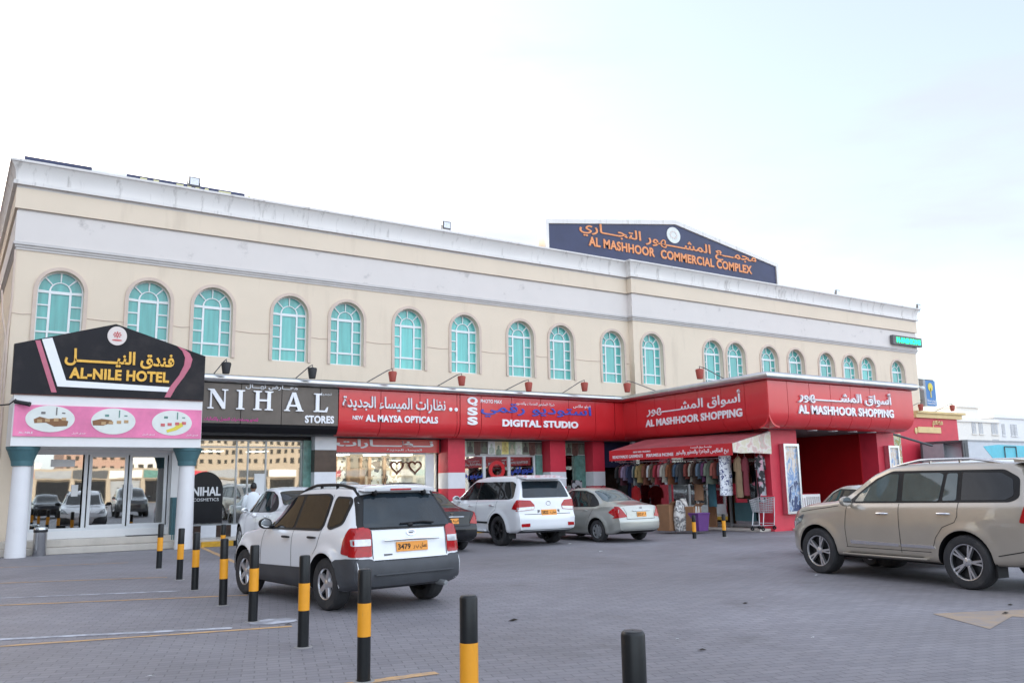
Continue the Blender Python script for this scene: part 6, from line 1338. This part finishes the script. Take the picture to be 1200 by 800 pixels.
b = B(); b.tube([(44.7, 27.0, p0.z+.05), (p1.x, 26.95, p0.z+.04)], .03, 6); b.tube([(44.7, 27.0, p1.z+.3), (p0.x+.1, 26.95, p1.z+.3)], .03, 6); obj('bracket', b, M['greyplastic'], HB)
sx0, sx1 = at(1047, 520, 21).x, at(1069, 520, 21).x
b = B(); b.box(sx0, sx1, 21.0, 21.6, .0, 1.5); b.box(sx0-.05, sx1+.05, 20.95, 21.65, 1.5, 1.56)
PRD = thing('fruit_stand', 'fruit and vegetable stand with a produce print beside the red entrance block', 'stall', (sx0+.6, 21.3, 0)); obj('counter', b, M['fascia'], PRD)
b = B(); b.box(sx0+.02, sx1, 21.5, 21.58, 1.56, 3.5); obj('print', b, M['fruit'], PRD)
b = B(); b.tube([(sx0-.2, 21.4, 3.6), (sx1+.8, 20.6, 2.95)], .05, 8); obj('pole', b, M['boxdark'], PRD)
# open box truck
TY = 24.0
TK = thing('box_truck', 'grey open box truck with a cyan print behind the champagne SUV', 'truck', (46, 25, 0))
xa, xb, xc = at(1078, 520, TY+2.3).x, at(1134, 520, TY).x, at(1215, 520, TY).x; zt2 = at(1120, 515, TY).z; xm = (xb+xc)/2
b = B(); b.box(xa, xb, TY, TY+.09, zt2-.14, zt2); b.box(xa, xa+.14, TY, TY+.09, .95, zt2-.14); b.box(xb-.30, xb, TY, TY+.09, .95, zt2-.14); b.box(xa, xb, TY, TY+.09, .80, .95)
b.box(xa, xb, TY+2.21, TY+2.3, zt2-.14, zt2); b.box(xa, xa+.14, TY+2.21, TY+2.3, .95, zt2-.14); b.box(xb-.30, xb, TY+2.21, TY+2.3, .95, zt2-.14)
b.box(xa+.01, xb, TY+.09, TY+2.21, zt2-.12, zt2-.01); b.box(xa, xb, TY+.09, TY+2.3, .85, .94); obj('open_box', b, M['boxdark'], TK)
b = B(); b.box(xa+.04, xa+.09, TY+1.05, TY+2.2, .95, zt2-.13); obj('liner', b, M['boxgrey'], TK)
b = B(); b.box(xb+.06, xc, TY+.02, TY+2.3, .85, zt2-.06); obj('box', b, M['boxlt'], TK)
b = B(); b.box(xb+.0, xc, TY-.01, TY+2.32, zt2-.06, zt2+.02); obj('box_rim', b, M['boxgrey'], TK)
me = curve_mesh([[(xb+1.9, 1.3), (xc-.3, 1.2), (xc-.3, zt2-.25), (xb+3.0, zt2-.2), (xb+1.5, zt2-.3), (xb+2.3, zt2-.9)]], .012); b = B(); b.add(me, 0, frame_mtx((0, TY+.012, 0), EAST, UP3)); obj('side_print', b, M['teallt'], TK)
b = B(); x_ = at(1176, 520, TY).x
for a in (x_, x_+1.2, x_+2.3): b.tube([(a, TY-.03, 1.0), (a, TY-.03, zt2-.3)], .025, 6)
b.tube([(x_, TY-.03, zt2-.3), (x_+1.2, TY-.03, zt2-.3)], .025, 6); obj('door_bar', b, M['boxdark'], TK)
b = B(); b.box(xa+.1, xc, TY+.3, TY+2.0, .62, .82); obj('chassis', b, M['boxdark'], TK)
for x in (xa+.9, xc-1.4, xc-.5):
    for y in (TY+.2, TY+2.1):
        b = B(); b.cyl((x, y-.14, .45), (x, y+.14, .45), .45, n=24); obj('wheel', b, M['rubber'], TK)
b = B(); b.box(xc+.08, xc+1.7, TY+.1, TY+2.2, .6, 2.6, .1); cb = obj('cab', b, M['boxlt'], TK)
# villas
def villa(name, label, x0, x1, y, h, m, wins, tower=None, d=9):
    t = thing(name, label, 'house', ((x0+x1)/2, y, 0), group='white villas beyond the truck')
    b = B(); b.box(x0, x1, y, y+d, 0, h-.5); obj('wall', b, m, t)
    b = B(); b.box(x0-.2, x1+.2, y-.2, y+d+.2, h-.5, h-.3); b.box(x0-.05, x1+.05, y-.05, y+d, h-.3, h); b.box(x0-.12, x1+.12, y-.12, y+d, h*.52, h*.52+.25); obj('cornice', b, m, t)
    for wx, wz, ww, wh, ar in wins:
        me = curve_mesh([arch(0, 0, ww, wh, 10) if ar else [(-ww/2, 0), (ww/2, 0), (ww/2, wh), (-ww/2, wh)]], .06); b = B(); b.add(me, 0, frame_mtx((wx, y-.02, wz), EAST, UP3)); w_ = obj('window', b, M['villaw'], t)
        b = B(); b.box(wx-ww/2-.12, wx+ww/2+.12, y-.16, y, wz-.15, wz-.01); b.box(wx-.03, wx+.03, y-.08, y-.052, wz, wz+wh*.9); obj('sill', b, m, w_)
    if tower:
        a, c_, z = tower; b = B(); b.box(a, c_, y+2, y+6, h-.05, z-.35); b.box(a-.3, c_+.3, y+1.7, y+6.3, z-.35, z-.1); b.box(a-.1, c_+.1, y+1.9, y+6, z-.1, z)
        for k in range(4): xx = a+(c_-a)*(k+.5)/4; b.box(xx-.2, xx+.2, y+2.2, y+2.6, z, z+.5)
        obj('tower', b, m, t)
    return t
VY = 62
q = lambda u, v: at(u, v, VY)
h1 = q(1140, 490).z
def vz(v): return q(1150, v).z
villa('villa', 'near white villa with a pair of arched windows and a square roof tower', q(1113, 500).x, q(1171, 500).x, VY, h1, M['villac'], [(q(1141, 500).x, vz(508), 1.0, 1.7, True), (q(1149, 500).x, vz(508), 1.0, 1.7, True), (q(1165, 500).x, vz(508), 1.6, 1.7, False), (q(1165, 500).x, vz(528), 1.6, 1.6, False), (q(1145, 500).x, 1.2, 2.2, 1.6, False)], (q(1138, 480).x, q(1163, 480).x, q(1150, 473).z))
villa('villa', 'long white villa with small plain windows beyond the arched one', q(1172, 500).x+.3, q(1172, 500).x+17, VY+1, q(1180, 485).z, M['villa'], [(q(u_, 500).x, vz(508), .8, 1.6, False) for u_ in (1184, 1194, 1198)]+[(q(1198, 500).x+5, vz(508), .8, 1.6, False), (q(1190, 500).x, 1.4, 1.4, 1.5, False)])
villa('villa', 'low cream house between the small red shop and the arched villa', q(1096, 500).x-6, q(1112, 500).x-.5, VY+3, h1*.86, M['villac'], [(q(1100, 500).x, 5.0, 1.3, 1.6, False), (q(1100, 500).x, 1.5, 1.3, 1.6, False)])
# house at the left edge
LH = thing('corner_house', 'sandy old house with a stone balustrade behind the hotel corner', 'house', (-5, 36, 0))
b = B(); b.box(-12, 1.45, 38, 46, 0, 6.2); b.box(-24, -2.2, 39.5, 50, 0, 20); obj('wall', b, M['tanold'], LH)  # taller box: unseen block added to keep direct sun off the parking
b = B(); b.box(-12, 1.6, 37.6, 38.1, 6.2, 6.35); b.box(-12, 1.6, 37.7, 37.95, 7.1, 7.25)
for i in range(22): b.lathe([(.06, 6.35), (.11, 6.55), (.06, 6.8), (.10, 7.1)], (1.45-i*.3, 37.85, 0), n=10)
obj('balustrade', b, M['marble'], LH, smooth=50)
b = B(); b.lathe([(.12, 0), (.12, 5.3)], (1.15, 35.5, 0), n=10); b.box(.2, 1.15, 35.45, 35.5, 2.6, 3.9); b.box(.2, 1.15, 35.45, 35.5, .2, 1.9); tag(obj('orange_board', b, M['tanold']), 'orange brown board on a post at the edge behind the hotel column', 'board')

# ------------------------------------------------------------------ across the street, seen in the shop glass
def block(label, x0, x1, y0, y1, h, m, nx, nz, ww=1.2, wh=1.3):
    t = thing('apartment_block', label, 'building', ((x0+x1)/2, y1, 0), group='blocks across the street')
    b = B(); b.box(x0, x1, y0, y1, 0, h); b.box(x0-.15, x1+.15, y0-.15, y1+.15, h, h+.5)
    for k in range(1, nz): b.box(x0-.04, x1+.04, y1-.5, y1+.06, h*k/nz-.12, h*k/nz)
    obj('wall', b, m, t); f = None
    for i in range(nx):
        for k in range(nz):
            x, z = x0+(x1-x0)*(i+.5)/nx, h*(k+.45)/nz
            if f is None:
                b = B(); b.box(-ww/2, ww/2, -.03, .04, -wh/2, wh/2); b.box(-ww/2-.1, ww/2+.1, 0, .14, -wh/2-.12, -wh/2-.002); f = obj('window', b, M['dkwin'], t, local=True); o = f
            else: o = dup(f, parent=t)
            o.location = (x-(x0+x1)/2, 0, z)
block('tall tan apartment block far across the street, mirrored in the cosmetics window', 64, 104, -236, -216, 24, M['tan'], 17, 8, 1.1, 1.3)
block('pale apartment block beside the tall tan one far across the street', 44, 61, -236, -214, 21, M['villac'], 7, 6, 1.4, 1.3)
block('salmon apartment block far across the street, mirrored in the hotel doors', 27, 43, -236, -212, 26, M['salmon'], 7, 8, 1.1, 1.2)
block('low pale block far across the street, mirrored behind the hotel counter', 4, 22, -232, -214, 9, M['villac'], 7, 3, 1.3, 1.2)
block('plain tan block far across the street, mirrored in the optician window', 108, 150, -240, -218, 19, M['tan'], 16, 6, 1.2, 1.3)
block('long pale block far along the street on the supermarket side', 154, 230, -240, -216, 17, M['villac'], 24, 5, 1.3, 1.3)
t = thing('apartment_block', 'tall sandy block at the side of the parking, mirrored in the white compact car', 'building', (-19, 8, 0), group='blocks across the street')
b = B(); b.box(-36, -19, -8, 30, 0, 17); obj('wall', b, M['tan'], t); f = None
for i in range(9):
    for k in range(5):
        if f is None: b = B(); b.box(-.03, .04, -.6, .6, -.7, .7); f = obj('window', b, M['dkwin'], t, local=True); o = f
        else: o = dup(f, parent=t)
        o.location = (0, -13+4.1*i, 2.4+3.2*k)
for x0, x1, y, l in ((5, 44, -70, 'low shop row across the road, mirrored low in the hotel doors'), (47, 90, -72, 'low shop row across the road, mirrored low in the cosmetics window')):
    t = thing('shop_row', l, 'building', ((x0+x1)/2, y, 0), group='shop rows across the road'); k = int((x1-x0)/4.2)
    b = B(); b.box(x0, x1, y-8, y, 3.1, 4.6); b.box(x0, x1, y-8, y-.5, 0, 3.1)
    for i in range(k+1): xx = x0+(x1-x0-.5)*i/k; b.box(xx, xx+.5, y-.5, y-.002, 0, 3.1)
    obj('wall', b, M['tan'], t)
    for i in range(k): xx = x0+(x1-x0-.5)*i/k; w_ = (x1-x0-.5)/k; b = B(); b.box(xx+.55, xx+w_-.05, y-.45, y-.3, .1, 2.9); obj('shop_window', b, M['dkwin'] if i % 3 else M['boxgrey'], t); b = B(); b.box(xx+.3, xx+w_+.1, y+.002, y+.12, 3.3, 4.3); obj('sign_board', b, (M['redpillar'], M['villac'], M['boxgrey'], M['greenmar'], M['boxdark'])[(i*2) % 5], t)
def repaint(root, old, new):
    for ch in root.children_recursive:
        for sl in (ch.material_slots if ch.type == 'MESH' else []):
            if sl.material == old: sl.link = 'OBJECT'; sl.material = new
for src, x, y, rz, old, new, l in ((lx, 10.3, -8, 4, 'pwhite', 'pgrey', 'dark grey SUV across the parking, mirrored in the hotel doors'), (sc_, 5.5, -9, 0, 'psilver', 'pblack', 'black saloon across the parking beside the dark grey SUV'), (lx, 18.2, -8.5, 0, 'pwhite', 'pblack', 'black SUV across the parking, mirrored in the cosmetics window'), (sc_, 21.8, -9, 0, 'psilver', 'pwhite', 'white saloon across the parking between dark cars'), (lx, 26, -9, 2, 'pwhite', 'pbeige', 'beige SUV across the parking, farthest along the row')):
    o = dup(src, (x, y, 0), R(rz), l); repaint(o, M[old], M[new])
